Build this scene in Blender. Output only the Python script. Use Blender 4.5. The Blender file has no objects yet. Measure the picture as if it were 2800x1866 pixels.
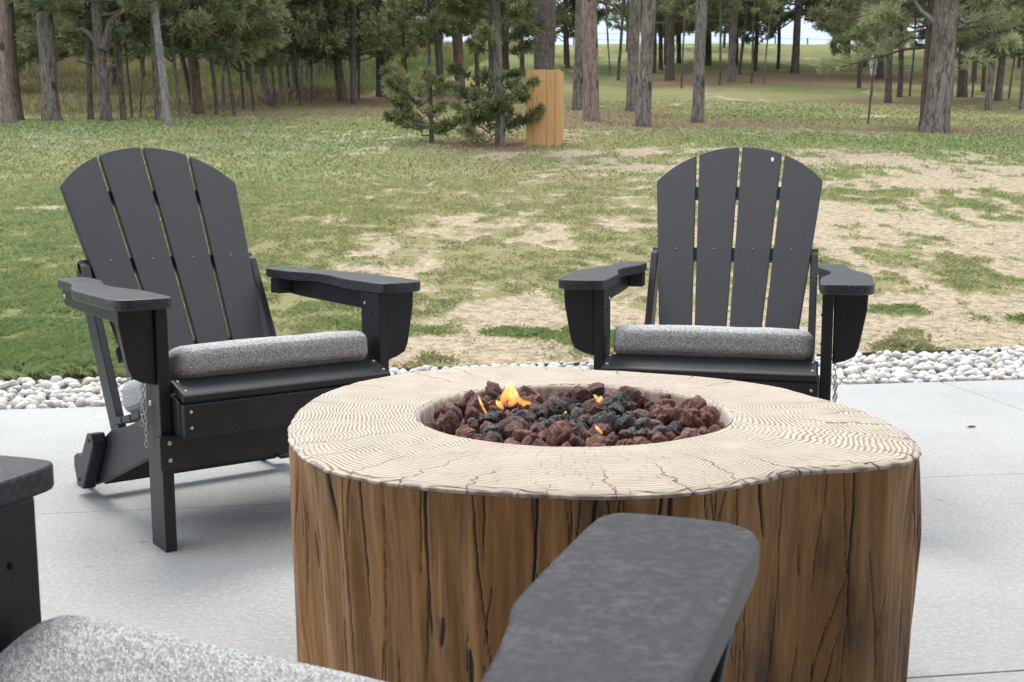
import bpy, bmesh, math, random
import numpy as np
from mathutils import Vector, Matrix
random.seed(7)
RNG = np.random.default_rng(11)
R = math.radians
PI = math.pi
C = bpy.context.scene.collection
scene = bpy.context.scene

# ------------------------------------------------------------------ camera
CAM_H = 0.843
PITCH = 7.875
ROLL = -0.0042
FPX = 3290.0            # focal length in pixels of the 2800 px wide photograph
cd = bpy.data.cameras.new("camera")
cd.sensor_width = 36.0
cd.lens = 36.0 * FPX / 2800.0
cd.clip_start = 0.02
cd.clip_end = 1500
cd.dof.use_dof = True
cd.dof.focus_distance = 2.4
cd.dof.aperture_fstop = 20.0
cam = bpy.data.objects.new("camera", cd)
C.objects.link(cam)
cam.location = (0, 0, CAM_H)
cam.rotation_euler = (Matrix.Rotation(R(90 - PITCH), 3, 'X') @ Matrix.Rotation(ROLL, 3, 'Z')).to_euler()
scene.camera = cam

# ------------------------------------------------------------------ light
SUN_EL, SUN_AZ = 58.0, -28.0      # azimuth measured clockwise from +Y (behind the scene, to the left)
world = bpy.data.worlds.new("World")
scene.world = world
world.use_nodes = True
wn, wl = world.node_tree.nodes, world.node_tree.links
wn.clear()
sky = wn.new("ShaderNodeTexSky")
sky.sky_type = 'NISHITA'
sky.sun_disc = False
sky.sun_elevation = R(SUN_EL)
sky.sun_rotation = R(SUN_AZ)
sky.altitude = 2200
sky.air_density = 1.0
sky.dust_density = 2.0
tc = wn.new("ShaderNodeTexCoord")
mp = wn.new("ShaderNodeMapping"); mp.inputs['Scale'].default_value = (1, 1, 3.0)
nz = wn.new("ShaderNodeTexNoise"); nz.inputs['Scale'].default_value = 2.2; nz.inputs['Detail'].default_value = 5
cr = wn.new("ShaderNodeValToRGB")
cr.color_ramp.elements[0].position = 0.33; cr.color_ramp.elements[0].color = (7.6, 7.9, 8.2, 1)
cr.color_ramp.elements[1].position = 0.66; cr.color_ramp.elements[1].color = (10.2, 10.1, 9.9, 1)
mx = wn.new("ShaderNodeMix"); mx.data_type = 'RGBA'; mx.inputs[0].default_value = 0.86
bg = wn.new("ShaderNodeBackground"); bg.inputs['Strength'].default_value = 0.15
wo = wn.new("ShaderNodeOutputWorld")
wl.new(tc.outputs['Generated'], mp.inputs[0]); wl.new(mp.outputs[0], nz.inputs['Vector'])
wl.new(nz.outputs[0], cr.inputs[0])
wl.new(sky.outputs[0], mx.inputs[6]); wl.new(cr.outputs[0], mx.inputs[7])
sxyz = wn.new("ShaderNodeSeparateXYZ"); wl.new(tc.outputs['Generated'], sxyz.inputs[0])
grd = wn.new("ShaderNodeValToRGB"); wl.new(sxyz.outputs[2], grd.inputs[0])
ge = grd.color_ramp.elements
ge[0].position = 0.0; ge[0].color = (0.29, 0.375, 0.50, 1)
ge[1].position = 0.9; ge[1].color = (1.0, 1.0, 1.0, 1)
g3 = ge.new(0.25); g3.color = (0.63, 0.67, 0.73, 1)
mg = wn.new("ShaderNodeMix"); mg.data_type = 'RGBA'; mg.blend_type = 'MULTIPLY'; mg.inputs[0].default_value = 1.0
wl.new(mx.outputs[2], mg.inputs[6]); wl.new(grd.outputs[0], mg.inputs[7])
wl.new(mg.outputs[2], bg.inputs[0]); wl.new(bg.outputs[0], wo.inputs[0])
sd = bpy.data.lights.new("sun", 'SUN')
sd.energy = 1.5
sd.angle = R(22)
sd.color = (1.0, 0.95, 0.88)
sun = bpy.data.objects.new("sun", sd)
C.objects.link(sun)
_d = Vector((math.sin(R(SUN_AZ)) * math.cos(R(SUN_EL)), math.cos(R(SUN_AZ)) * math.cos(R(SUN_EL)), math.sin(R(SUN_EL))))
sun.rotation_euler = _d.to_track_quat('Z', 'Y').to_euler()
scene.view_settings.view_transform = 'Standard'
scene.view_settings.look = 'None'
scene.view_settings.gamma = 1.0
scene.view_settings.use_curve_mapping = False
scene.view_settings.exposure = 0.72
scene.render.engine = 'CYCLES'
scene.cycles.max_bounces = 6
scene.cycles.transparent_max_bounces = 8

PORCH = 1.2
# ------------------------------------------------------------------ helpers
def tag(o, label=None, cat=None, group=None, kind=None):
    if label: o['label'] = label
    if cat: o['category'] = cat
    if group: o['group'] = group
    if kind: o['kind'] = kind
    return o

def link_mesh(name, me, parent=None, mat=None):
    if mat is not None and len(me.materials) == 0:
        me.materials.append(mat)
    o = bpy.data.objects.new(name, me)
    C.objects.link(o)
    if parent is not None: o.parent = parent
    return o

def empty(name, loc=(0, 0, 0), rz=0.0):
    o = bpy.data.objects.new(name, None)
    o.empty_display_size = 0.1
    C.objects.link(o)
    o.location = loc
    o.rotation_euler = (0, 0, rz)
    return o

def copy_tree(o, parent=None):
    c = o.copy(); C.objects.link(c)
    if parent is not None: c.parent = parent
    for ch in list(o.children):
        if ch.name != c.name: copy_tree(ch, c)
    return c

def np_mesh(name, verts, faces, smooth=False):
    """verts (N,3) array; faces (M,k) array with constant k"""
    verts = np.asarray(verts, dtype=np.float32); faces = np.asarray(faces, dtype=np.int32)
    me = bpy.data.meshes.new(name)
    n, (m, k) = len(verts), faces.shape
    me.vertices.add(n); me.vertices.foreach_set('co', verts.ravel())
    me.loops.add(m * k); me.loops.foreach_set('vertex_index', faces.ravel())
    me.polygons.add(m)
    me.polygons.foreach_set('loop_start', np.arange(0, m * k, k, dtype=np.int32))
    me.polygons.foreach_set('loop_total', np.full(m, k, dtype=np.int32))
    if smooth: me.polygons.foreach_set('use_smooth', np.ones(m, dtype=bool))
    me.update(calc_edges=True)
    return me

def bm_mesh(name, bm, smooth=False):
    bmesh.ops.recalc_face_normals(bm, faces=bm.faces)
    me = bpy.data.meshes.new(name)
    bm.to_mesh(me); bm.free()
    if smooth:
        for p in me.polygons: p.use_smooth = True
    return me

def prism_bm(profile, axis, a, b, bevel=0.003, seg=2, bm=None):
    """profile: 2D points; axis 'x': (y,z) profile extruded in x; 'y': (x,z); 'z': (x,y)"""
    own = bm is None
    t = bmesh.new()
    def P(p, w):
        return {'x': (w, p[0], p[1]), 'y': (p[0], w, p[1]), 'z': (p[0], p[1], w)}[axis]
    va = [t.verts.new(P(p, a)) for p in profile]
    vb = [t.verts.new(P(p, b)) for p in profile]
    t.faces.new(va); t.faces.new(list(reversed(vb)))
    n = len(profile)
    for i in range(n):
        t.faces.new([va[i], vb[i], vb[(i + 1) % n], va[(i + 1) % n]])
    bmesh.ops.recalc_face_normals(t, faces=t.faces)
    if bevel > 0:
        ed = [e for e in t.edges if len(e.link_faces) == 2 and e.calc_face_angle(0) > 0.5]
        bmesh.ops.bevel(t, geom=ed, offset=bevel, segments=seg, profile=0.5, affect='EDGES', clamp_overlap=True)
    if own: return t
    me = bpy.data.meshes.new('tmp'); t.to_mesh(me); t.free(); bm.from_mesh(me); bpy.data.meshes.remove(me)
    return bm

def box(x0, x1, y0, y1, z0, z1, bevel=0.003, bm=None):
    return prism_bm([(x0, y0), (x1, y0), (x1, y1), (x0, y1)], 'z', z0, z1, bevel, bm=bm)

def smoothstep(a, b, x):
    t = np.clip((x - a) / (b - a), 0, 1)
    return t * t * (3 - 2 * t)

_PERM = np.random.default_rng(3).random((256, 256)).astype(np.float32)
def vnoise(x, y):
    xi = np.floor(x).astype(np.int64); yi = np.floor(y).astype(np.int64)
    fx = x - xi; fy = y - yi
    fx = fx * fx * (3 - 2 * fx); fy = fy * fy * (3 - 2 * fy)
    g = lambda i, j: _PERM[i & 255, j & 255]
    return (g(xi, yi) * (1 - fx) + g(xi + 1, yi) * fx) * (1 - fy) + (g(xi, yi + 1) * (1 - fx) + g(xi + 1, yi + 1) * fx) * fy
def fbm(x, y, oct=4, gain=0.5):
    x = np.asarray(x, dtype=np.float64); y = np.asarray(y, dtype=np.float64)
    s = 0; a = 1; t = 0
    for i in range(oct):
        s = s + a * vnoise(x * 2 ** i + 17.3 * i, y * 2 ** i + 5.1 * i); t += a; a *= gain
    return s / t

# ------------------------------------------------------------------ node helpers
class NT:
    def __init__(self, name):
        self.m = bpy.data.materials.new(name); self.m.use_nodes = True
        self.t = self.m.node_tree; self.n = self.t.nodes; self.l = self.t.links
        self.b = self.n['Principled BSDF']
    def __call__(self, typ, ins=None, **kw):
        nd = self.n.new(typ)
        for k, v in kw.items(): setattr(nd, k, v)
        for k, v in (ins or {}).items(): self.put(nd, k, v)
        return nd
    def put(self, nd, k, v):
        s = nd.inputs[k]
        if hasattr(v, 'is_output') or isinstance(v, bpy.types.NodeSocket): self.l.new(v, s)
        else: s.default_value = v
    def coord(self, out='Object', scale=(1, 1, 1), vec=None):
        if vec is None: vec = self('ShaderNodeTexCoord').outputs[out]
        return self('ShaderNodeMapping', {'Vector': vec, 'Scale': scale}).outputs[0]
    def noise(self, scale, detail=4, rough=0.55, vec=None, dist=0.0):
        return self('ShaderNodeTexNoise', {'Vector': vec if vec is not None else self.coord(), 'Scale': scale, 'Detail': detail, 'Roughness': rough, 'Distortion': dist}).outputs[0]
    def ramp(self, fac, stops, interp='LINEAR'):
        r = self('ShaderNodeValToRGB', {'Fac': fac})
        e = r.color_ramp.elements; r.color_ramp.interpolation = interp
        while len(e) < len(stops): e.new(0.5)
        for i, (p, c) in enumerate(stops):
            e[i].position = p
            e[i].color = (c, c, c, 1) if isinstance(c, (int, float)) else (*c, 1)
        return r.outputs[0]
    def mix(self, fac, a, b, mode='MIX'):
        nd = self('ShaderNodeMix', data_type='RGBA', blend_type=mode)
        self.put(nd, 0, fac)
        for i, v in ((6, a), (7, b)):
            self.put(nd, i, v if not isinstance(v, tuple) else (*v[:3], 1))
        return nd.outputs[2]
    def math(self, op, a, b=0.0, c=None):
        nd = self('ShaderNodeMath', operation=op); self.put(nd, 0, a); self.put(nd, 1, b)
        if c is not None: self.put(nd, 2, c)
        return nd.outputs[0]
    def bump(self, h, strength=0.3, dist=0.01, normal=None):
        d = {'Height': h, 'Strength': strength, 'Distance': dist}
        if normal is not None: d['Normal'] = normal
        return self('ShaderNodeBump', d).outputs[0]
    def set(self, color=None, rough=None, normal=None, **kw):
        if color is not None: self.put(self.b, 'Base Color', (*color, 1) if isinstance(color, tuple) else color)
        if rough is not None: self.put(self.b, 'Roughness', rough)
        if normal is not None: self.put(self.b, 'Normal', normal)
        for k, v in kw.items(): self.put(self.b, k, v)
        return self.m
    def rnd(self): return self('ShaderNodeObjectInfo').outputs['Random']
    def attr(self, name, out='Fac'): return self('ShaderNodeAttribute', attribute_name=name).outputs[out]

M = {}
# recycled plastic lumber
def plastic(name, base, blot):
    t = NT(name)
    n1 = t.noise(130, 5, 0.7, vec=t.coord(scale=(1, 1, 1)))
    n2 = t.noise(260, 3, 0.6); n3 = t.noise(14, 3, .5)
    f = t.math('MULTIPLY', t.ramp(n1, [(0.46, 0.0), (0.62, 1.0)]), t.ramp(n3, [(0.35, .35), (0.6, 1.0)]))
    c = t.mix(t.math('MULTIPLY', f, 0.6), base, blot)
    c = t.mix(t.ramp(n2, [(0.62, 0.0), (0.75, 0.4)]), c, blot)
    g = t.noise(9, 4, 0.6, vec=t.coord(scale=(60, 60, 60)))
    return t.set(c, t.ramp(n1, [(0.3, 0.38), (0.7, 0.50)]), t.bump(t.math('ADD', g, n2), 0.22, 0.0012))
M['lumber'] = plastic('charcoal_plastic_lumber', (0.0120, 0.0140, 0.0195), (0.030, 0.034, 0.043))
M['worn'] = plastic('weathered_plastic_lumber', (0.024, 0.026, 0.033), (0.115, 0.12, 0.142))
t = NT('steel'); M['steel'] = t.set((0.55, 0.55, 0.55), 0.3, Metallic=1.0)
t = NT('dull_screw'); M['dullscrew'] = t.set((0.16, 0.16, 0.165), 0.5)
t = NT('dark_hole'); M['hole'] = t.set((0.01, 0.01, 0.012), 0.8)
# heathered cushion fabric
t = NT('heather_fabric')
wv = t('ShaderNodeVectorRotate', {'Vector': t('ShaderNodeTexCoord').outputs['Object'], 'Angle': R(38)}, rotation_type='Z_AXIS').outputs[0]
v = t('ShaderNodeTexVoronoi', {'Vector': t('ShaderNodeMapping', {'Vector': wv, 'Scale': (1.0, 2.3, 1.6)}).outputs[0], 'Scale': 250.0, 'Randomness': .9})
sepc = t('ShaderNodeSeparateColor', {'Color': v.outputs['Color']})
n1 = t.noise(600, 2, 0.6); n3 = t.noise(6, 3)
val = t.math('ADD', t.math('MULTIPLY', sepc.outputs[0], .55), t.math('MULTIPLY', n1, .45))
spk = t.ramp(val, [(0.18, (0.19, 0.195, 0.21)), (0.48, (0.46, 0.465, 0.485)), (0.78, (0.84, 0.845, 0.85))])
spk = t.mix(t.math('MULTIPLY', t.ramp(v.outputs['Distance'], [(0.35, 0.0), (0.8, 1.0)]), .35), spk, (0.16, 0.16, 0.175))
M['fabric'] = t.set(t.mix(0.12, spk, t.ramp(n3, [(0.3, 0.35), (0.7, 0.55)])), 0.95, t.bump(v.outputs['Distance'], 0.6, 0.0015))
M['fabric'].node_tree.nodes['Principled BSDF'].inputs['Sheen Weight'].default_value = 0.3
t = NT('piping'); M['piping'] = t.set((0.20, 0.205, 0.215), 0.9)
# ------------------------------------------------------------------ terrain
_Yk = np.array([-60, 0, 5.0, 6, 8, 10, 15, 20, 25, 30, 34, 45, 60, 70, 76, 90, 130, 260, 700.])
_Zk = np.array([-3, -0.05, -0.03, 0.06, 0.235, 0.42, 0.90, 1.44, 1.93, 2.36, 2.80, 4.2, 6.6, 8.15, 8.6, 8.2, 4.0, -6, -40.])
_dense = np.linspace(-60, 700, 3801)
_prof = np.interp(_dense, _Yk, _Zk)
_k = np.ones(11) / 11
_prof = np.convolve(np.pad(_prof, 5, mode='edge'), _k, 'valid')
EDGE0, EDGE_S = 5.21, 0.176          # lawn edge line  Y = EDGE0 + EDGE_S * x
def ground_z(x, y):
    x = np.asarray(x, dtype=np.float64); y = np.asarray(y, dtype=np.float64)
    yy = y - EDGE_S * x * smoothstep(14, 5, y)
    z = np.interp(yy, _dense, _prof)
    left = smoothstep(-2, -16, x) * smoothstep(60, 90, y)
    z = z + left * (y - 60) * 0.02
    z = z + (fbm(x * 0.25 + 9, y * 0.25, 3) - 0.5) * 0.22 * smoothstep(8, 22, y)
    z = z + (fbm(x * 1.7, y * 1.7, 3) - 0.5) * 0.05 * smoothstep(5.6, 8, y)
    return z
def gz(x, y): return float(ground_z(x, y))

def ray(px, py):
    """photo position on a 2353 px wide grid -> direction in the world"""
    px *= 2800 / 2353; py *= 2800 / 2353
    a_, b_ = px - 1400, py - 933
    u, v = (a_ * math.cos(ROLL) + b_ * math.sin(ROLL)) / FPX, (-a_ * math.sin(ROLL) + b_ * math.cos(ROLL)) / FPX
    p = R(PITCH)
    return u, math.cos(p) - v * math.sin(p), -(math.sin(p) + v * math.cos(p))
def gp(px, py):
    u, fy, dz = ray(px, py)
    t = 4.0
    while t < 160:
        if CAM_H + dz * t < gz(u * t, fy * t): break
        t *= 1.003
    return u * t, fy * t
def width_m(w, y): return w * 2800 / 2353 / FPX * y

# masks over the ground: how much grass, pine needle litter, white clover
_noisew = lambda x, y, s, o=4: fbm(x * s + 31, y * s + 7, o)
DUFF = [(gp(1420, 280), 3.4, 2.3), (gp(1600, 283), 2.6, 1.6), (gp(1300, 262), 2.6, 3.0), (gp(2120, 303), 2.6, 1.2), (gp(1700, 188), 5, 3), (gp(900, 232), 6, 3.0), (gp(1900, 185), 6.5, 3.0), (gp(1150, 335), 1.2, 0.9), (gp(2080, 235), 3.5, 1.4)]
CLOVER = [(gp(130, 322), 1.6, 0.8), (gp(300, 305), 2.2, 0.7), (gp(640, 345), 1.9, 1.1), (gp(730, 322), 1.6, 0.6), (gp(560, 352), 1.2, .5)]
def masks(x, y):
    n = fbm(x * 1.0 + 3, y * 0.62 + 1, 5, 0.66)
    n2 = fbm(x * 5.5, y * 3.2, 4, 0.65)
    S = smoothstep(-1.6, 1.6, x + 0.55 - 0.04 * (y - 6)) * smoothstep(19.0, 15.0, y)
    S = 0.17 + 0.37 * S
    S = S + 0.30 * np.exp(-((y - (6.0 + EDGE_S * x)) / 0.7) ** 2) * smoothstep(-1.0, -0.2, x)
    S = S - 0.30 * smoothstep(-1.0, -1.9, x) * smoothstep(9.0, 6.5, y)
    for (ya, xa, xb, w) in ((17.2, -0.8, 5.5, 0.40), (13.0, 2.2, 6.5, 0.5), (10.5, -3.5, -1.2, 0.25), (15.2, .5, 2.5, .3)):
        S = S + 0.34 * np.exp(-((y - ya - 0.05 * x + 0.5 * (fbm(x * .6, y * 0 + ya, 2) - .5)) / w) ** 2) * smoothstep(xa, xa + .8, x) * smoothstep(xb, xb - .8, x)
    for (cx, cy, rx, ry, a) in ((-0.05, 5.95, 0.62, 0.13, .55), (0.62, 5.85, 0.40, 0.17, .7), (2.75, 6.45, 0.3, 0.22, .5), (2.1, 6.6, .2, .12, .4)):
        S = S - a * np.exp(-(((x - cx) / rx) ** 2 + ((y - cy) / ry) ** 2))
    grass = 1 - smoothstep(0.28, 0.72, S + (n - .5) * 1.35 + (n2 - .5) * 1.1)
    duff = 0 * x
    for ((cx, cy), rx, ry) in DUFF:
        duff = np.maximum(duff, 1.25 * np.exp(-(((x - cx) / rx) ** 2 + ((y - cy) / ry) ** 2)))
    duff = np.clip(duff * (0.35 + 1.1 * fbm(x * 1.1, y * 0.8, 4)), 0, 1)
    cl = 0 * x
    for ((cx, cy), rx, ry) in CLOVER:
        cl = np.maximum(cl, np.exp(-(((x - cx) / rx) ** 2 + ((y - cy) / ry) ** 2)))
    cl = np.clip(cl * smoothstep(0.42, 0.62, fbm(x * 3.1, y * 1.3, 3)) * 1.6, 0, 1)
    return grass, duff, cl
def tone(x, y):
    """0 = straw coloured grass, 1 = fresh green grass"""
    g = 0.36 + 0.9 * (fbm(x * 0.3 + 8, y * 0.22 + 2, 4) - 0.38)
    g = g + 0.32 * smoothstep(-0.8, -2.2, x) * smoothstep(9.5, 5.5, y)
    for (cx, cy, rx, ry, a) in ((-0.05, 5.95, 0.7, 0.22, .6), (0.62, 5.85, 0.5, 0.25, .7), (2.75, 6.45, 0.35, 0.3, .6), (2.1, 6.6, .25, .15, .5)):
        g = g + a * np.exp(-(((x - cx) / rx) ** 2 + ((y - cy) / ry) ** 2))
    g = g - 0.20 * smoothstep(26, 32, y) * smoothstep(-.04, -.10, x / np.maximum(y, 1)) + 0.30 * smoothstep(40, 55, y) * smoothstep(-.12, -.02, x / np.maximum(y, 1)) + 0.25 * np.exp(-((y - 19.5) / 1.6) ** 2) * smoothstep(1, 5, x) + 0.3 * smoothstep(-3, -8, x) * smoothstep(28, 22, y) * smoothstep(12, 18, y)
    return np.clip(g, 0, 1)

# ground sheet: rows get wider with distance
_rows = np.concatenate([np.linspace(-60, 4.6, 24)[:-1], 4.6 * np.exp(np.linspace(0, math.log(76 / 4.6), 620)), np.array([80, 86, 95, 110, 130, 160, 200, 300, 450, 700.])])
_nc = 420
_fr = np.linspace(-1, 1, _nc); _fr = np.sign(_fr) * (0.86 * np.abs(_fr) + 0.14 * np.abs(_fr) ** 9)
hw = lambda y: np.where(y < 4.6, 60, 0) + np.where(y >= 4.6, 3.2 + 0.55 * np.maximum(y, 0), 0)
gx = np.zeros((len(_rows), _nc)); gy = np.repeat(_rows[:, None], _nc, 1)
for i, yv in enumerate(_rows):
    W = 3.2 + 0.55 * max(yv, 4.6)
    gx[i] = _fr * W
    # outer columns fan out so the sheet stays wide everywhere
    gx[i, 0] = -120 - 1.2 * max(yv, 0); gx[i, 1] = min(gx[i, 1], -40 - .7 * max(yv, 0)) if False else gx[i, 1]
    gx[i, -1] = 120 + 1.2 * max(yv, 0)
gzv = ground_z(gx, gy)
_g, _du, _c = masks(gx, gy); _tn = tone(gx, gy)
gzv = gzv + 0.012 * _g * smoothstep(14, 6, gy)
# under the gravel and the patio the soil lies lower
edge_y = EDGE0 + EDGE_S * gx
gzv = np.where(gy < edge_y - 0.03, -0.12, gzv)
nr = len(_rows)
idx = np.arange(nr * _nc).reshape(nr, _nc)
faces = np.stack([idx[:-1, :-1], idx[:-1, 1:], idx[1:, 1:], idx[1:, :-1]], -1).reshape(-1, 4)
me = np_mesh('lawn', np.stack([gx, gy, gzv], -1).reshape(-1, 3), faces, True)
ca = me.attributes.new('ground_mask', 'FLOAT_COLOR', 'POINT')
ca.data.foreach_set('color', np.stack([_g, _du, _c, _tn], -1).astype(np.float32).ravel())
t = NT('lawn_soil')
at = t('ShaderNodeAttribute', attribute_name='ground_mask')
sep = t('ShaderNodeSeparateColor', {'Color': at.outputs['Color']})
oc = t.coord()
nA = t.noise(14, 6, 0.65, vec=oc); nB = t.noise(60, 4, 0.6, vec=oc); nC = t.noise(1.6, 5, 0.6, vec=oc)
sand = t.mix(t.ramp(nB, [(0.3, 0.0), (0.7, 1.0)]), t.mix(nA, (0.37, 0.295, 0.20), (0.52, 0.43, 0.31)), (0.64, 0.55, 0.42))
sand = t.mix(t.ramp(t.noise(17, 6, .75), [(0.44, 0.0), (0.60, 0.85)]), sand, (0.26, 0.215, 0.135))
straw = t.mix(nB, (0.22, 0.20, 0.095), (0.42, 0.385, 0.215))
green = t.mix(nB, (0.105, 0.155, 0.05), (0.235, 0.305, 0.115))
tn = t.math('ADD', at.outputs['Alpha'], t.math('MULTIPLY', t.math('SUBTRACT', nC, 0.5), 1.3))
grs = t.mix(t.ramp(tn, [(0.15, 0.0), (0.95, .9)]), straw, green)
grs = t.mix(t.ramp(nA, [(0.35, 0.0), (0.75, 0.5)]), grs, (0.24, 0.235, 0.115))
gm = t.math('ADD', sep.outputs[0], t.math('MULTIPLY', t.math('ADD', t.math('SUBTRACT', nA, 0.5), t.math('MULTIPLY', t.math('SUBTRACT', nB, .5), .9)), 1.5))
base = t.mix(t.ramp(gm, [(0.38, 0.0), (0.62, 1.0)]), sand, grs)
duff = t.mix(nB, (0.17, 0.125, 0.08), (0.30, 0.225, 0.145))
dm = t.math('ADD', sep.outputs[1], t.math('MULTIPLY', t.math('SUBTRACT', nA, 0.5), 0.9))
base = t.mix(t.ramp(dm, [(0.3, 0.0), (0.65, 1.0)]), base, duff)
cm = t.math('MULTIPLY', sep.outputs[2], t.ramp(nA, [(0.38, 0.0), (0.6, 1.0)]))
base = t.mix(cm, base, (0.48, 0.52, 0.42))
M['lawn'] = t.set(base, 1.0, t.bump(t.math('ADD', nA, nB), 0.8, 0.03))
M['lawn'].node_tree.nodes['Principled BSDF'].inputs['Specular IOR Level'].default_value = 0.1
lawn = link_mesh('lawn', me, None, M['lawn'])
tag(lawn, kind='structure')

# ------------------------------------------------------------------ patio
t = NT('broom_finished_concrete')
oc = t.coord(scale=(1, 1, 1))
streak = t.noise(1.0, 6, 0.7, vec=t.coord(scale=(7, 240, 1)))
n1 = t.noise(1.3, 5, 0.6, vec=oc); n2 = t.noise(90, 3, 0.6, vec=oc); n3 = t.noise(9, 5, 0.65, vec=oc)
c = t.mix(t.ramp(n1, [(0.3, 0.0), (0.7, 1.0)]), (0.335, 0.342, 0.346), (0.455, 0.462, 0.465))
c = t.mix(t.math('MULTIPLY', t.ramp(streak, [(0.35, 0.0), (0.7, 1.0)]), 0.6), c, (0.32, 0.325, 0.325))
c = t.mix(t.math('MULTIPLY', t.ramp(n2, [(0.45, 0.0), (0.7, 1.0)]), 0.5), c, (0.58, 0.59, 0.60))
c = t.mix(t.ramp(n3, [(0.58, 0.0), (0.74, 0.4)]), c, (0.29, 0.295, 0.295))
c = t.mix(t.ramp(t.noise(24, 2, .5), [(0.73, 0.0), (0.76, .7)]), c, (0.16, 0.15, 0.14))
M['concrete'] = t.set(c, 0.85, t.bump(t.math('ADD', streak, t.math('MULTIPLY', n2, 0.6)), 0.35, 0.004))
t = NT('pale_joint'); M['joint'] = t.set(t.mix(t.noise(40), (0.45, 0.46, 0.46), (0.68, 0.69, 0.69)), 0.9)
t = NT('dark_joint'); M['djoint'] = t.set((0.16, 0.165, 0.17), 0.95)

PA = R(8.0)
patio = empty('patio', (0, 0, 0), PA); tag(patio, kind='structure')
# local frame: x along the edge, y away from the house
V_EDGE = 4.54
us = [-7.0, -3.05, 2.40, 6.1, 9.0]
vs = [-2.5, 0.55, 1.82, 3.086, V_EDGE]
slabm = []
for i in range(len(us) - 1):
    for j in range(len(vs) - 1):
        gu = 0.005 if i else 0
        x0, x1 = us[i] + (0.005 if i else 0), us[i + 1] - (0.005 if i < len(us) - 2 else 0)
        y0, y1 = vs[j] + ((0.0007 if j == 3 else 0.002) if j else 0), vs[j + 1] - ((0.0007 if j == 2 else 0.002) if j < len(vs) - 2 else 0)
        b = box(x0, x1, y0, y1, -0.10, 0.0, 0.0025)
        link_mesh('concrete_panel', bm_mesh('concrete_panel', b), patio, M['concrete'])
b = bmesh.new()
box(us[0] + .02, us[-1] - .02, vs[0] + .02, V_EDGE - .02, -0.11, -0.0035, 0, bm=b)
link_mesh('joint_filler', bm_mesh('joint_filler', b), patio, M['joint'])
def patio_edge_y(x):  # world Y of the patio's far edge at world x
    return V_EDGE / math.cos(PA) + math.tan(PA) * x

# ------------------------------------------------------------------ edging
t = NT('black_edging'); M['edging'] = t.set((0.012, 0.012, 0.014), 0.5, t.bump(t.noise(40), 0.2, 0.004))
b = bmesh.new()
N = 120
xs = np.linspace(-9, 11, N)
vv = []
for i, x in enumerate(xs):
    w = 0.018 * (vnoise(np.array(x * 1.1), np.array(2.0)) - 0.5) * 2
    y = EDGE0 + EDGE_S * x + float(w); zt = 0.012 + 0.010 * float(vnoise(np.array(x * 1.7), np.array(7.0)) - .3)
    vv.append([b.verts.new((x, y - 0.006, -0.1)), b.verts.new((x, y - 0.006, zt)), b.verts.new((x, y - .003, zt + 0.006)), b.verts.new((x, y + 0.004, zt + 0.006)), b.verts.new((x, y + 0.006, zt)), b.verts.new((x, y + 0.006, -0.1))])
for i in range(N - 1):
    for k in range(5):
        b.faces.new([vv[i][k], vv[i + 1][k], vv[i + 1][k + 1], vv[i][k + 1]])
o = link_mesh('landscape_edging', bm_mesh('landscape_edging', b, True), None, M['edging'])
tag(o, 'long black plastic edging strip between the white stones and the lawn', 'edging')

# ------------------------------------------------------------------ river stones
t = NT('gravel_bed'); M['bed'] = t.set(t.mix(t.noise(30), (0.16, 0.155, 0.145), (0.30, 0.29, 0.27)), 0.95)
bv = [(-9, patio_edge_y(-9) - 0.05, -0.055), (11, patio_edge_y(11) - .05, -0.055), (11, EDGE0 + EDGE_S * 11 - .007, -0.035), (-9, EDGE0 - EDGE_S * 9 - .007, -0.035)]
o = link_mesh('gravel_bed', np_mesh('gravel_bed', bv, [(0, 1, 2, 3)]), None, M['bed']); tag(o, kind='structure')
t = NT('river_stone')
rn = t.attr('tint')
c = t.ramp(rn, [(0.0, (0.48, 0.48, 0.47)), (0.45, (0.62, 0.62, 0.60)), (0.72, (0.70, 0.69, 0.65)), (0.86, (0.60, 0.53, 0.42)), (0.94, (0.38, 0.39, 0.40)), (1.0, (0.50, 0.44, 0.38))])
n = t.noise(45, 5, 0.6)
M['stone'] = t.set(t.mix(t.math('MULTIPLY', t.ramp(n, [(0.4, 0.0), (0.75, 1.0)]), 0.35), c, (0.40, 0.40, 0.39)), 0.62, t.bump(n, 0.2, 0.003))

def ico(sub):
    b = bmesh.new(); bmesh.ops.create_icosphere(b, subdivisions=sub, radius=1.0)
    b.verts.ensure_lookup_table()
    v = np.array([tuple(x.co) for x in b.verts]); f = np.array([[x.index for x in fc.verts] for fc in b.faces]); b.free()
    return v, f
IC2, IC3, IC4 = ico(2), ico(3), ico(4)
def lump(v, rs, amp, sc=1.3):
    o = rs.random((3,)) * 40
    d = (fbm(v[:, 0] * sc + o[0] + v[:, 2] * .7, v[:, 1] * sc + o[1] - v[:, 2] * sc, 3) - 0.5) * 2 * amp
    return v * (1 + d)[:, None]
def rotm(rs, tilt=0.35):
    e = Matrix.Rotation(rs.normal() * tilt, 3, 'X') @ Matrix.Rotation(rs.normal() * tilt, 3, 'Y') @ Matrix.Rotation(rs.random() * 6.28, 3, 'Z')
    return np.array(e)
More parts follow.
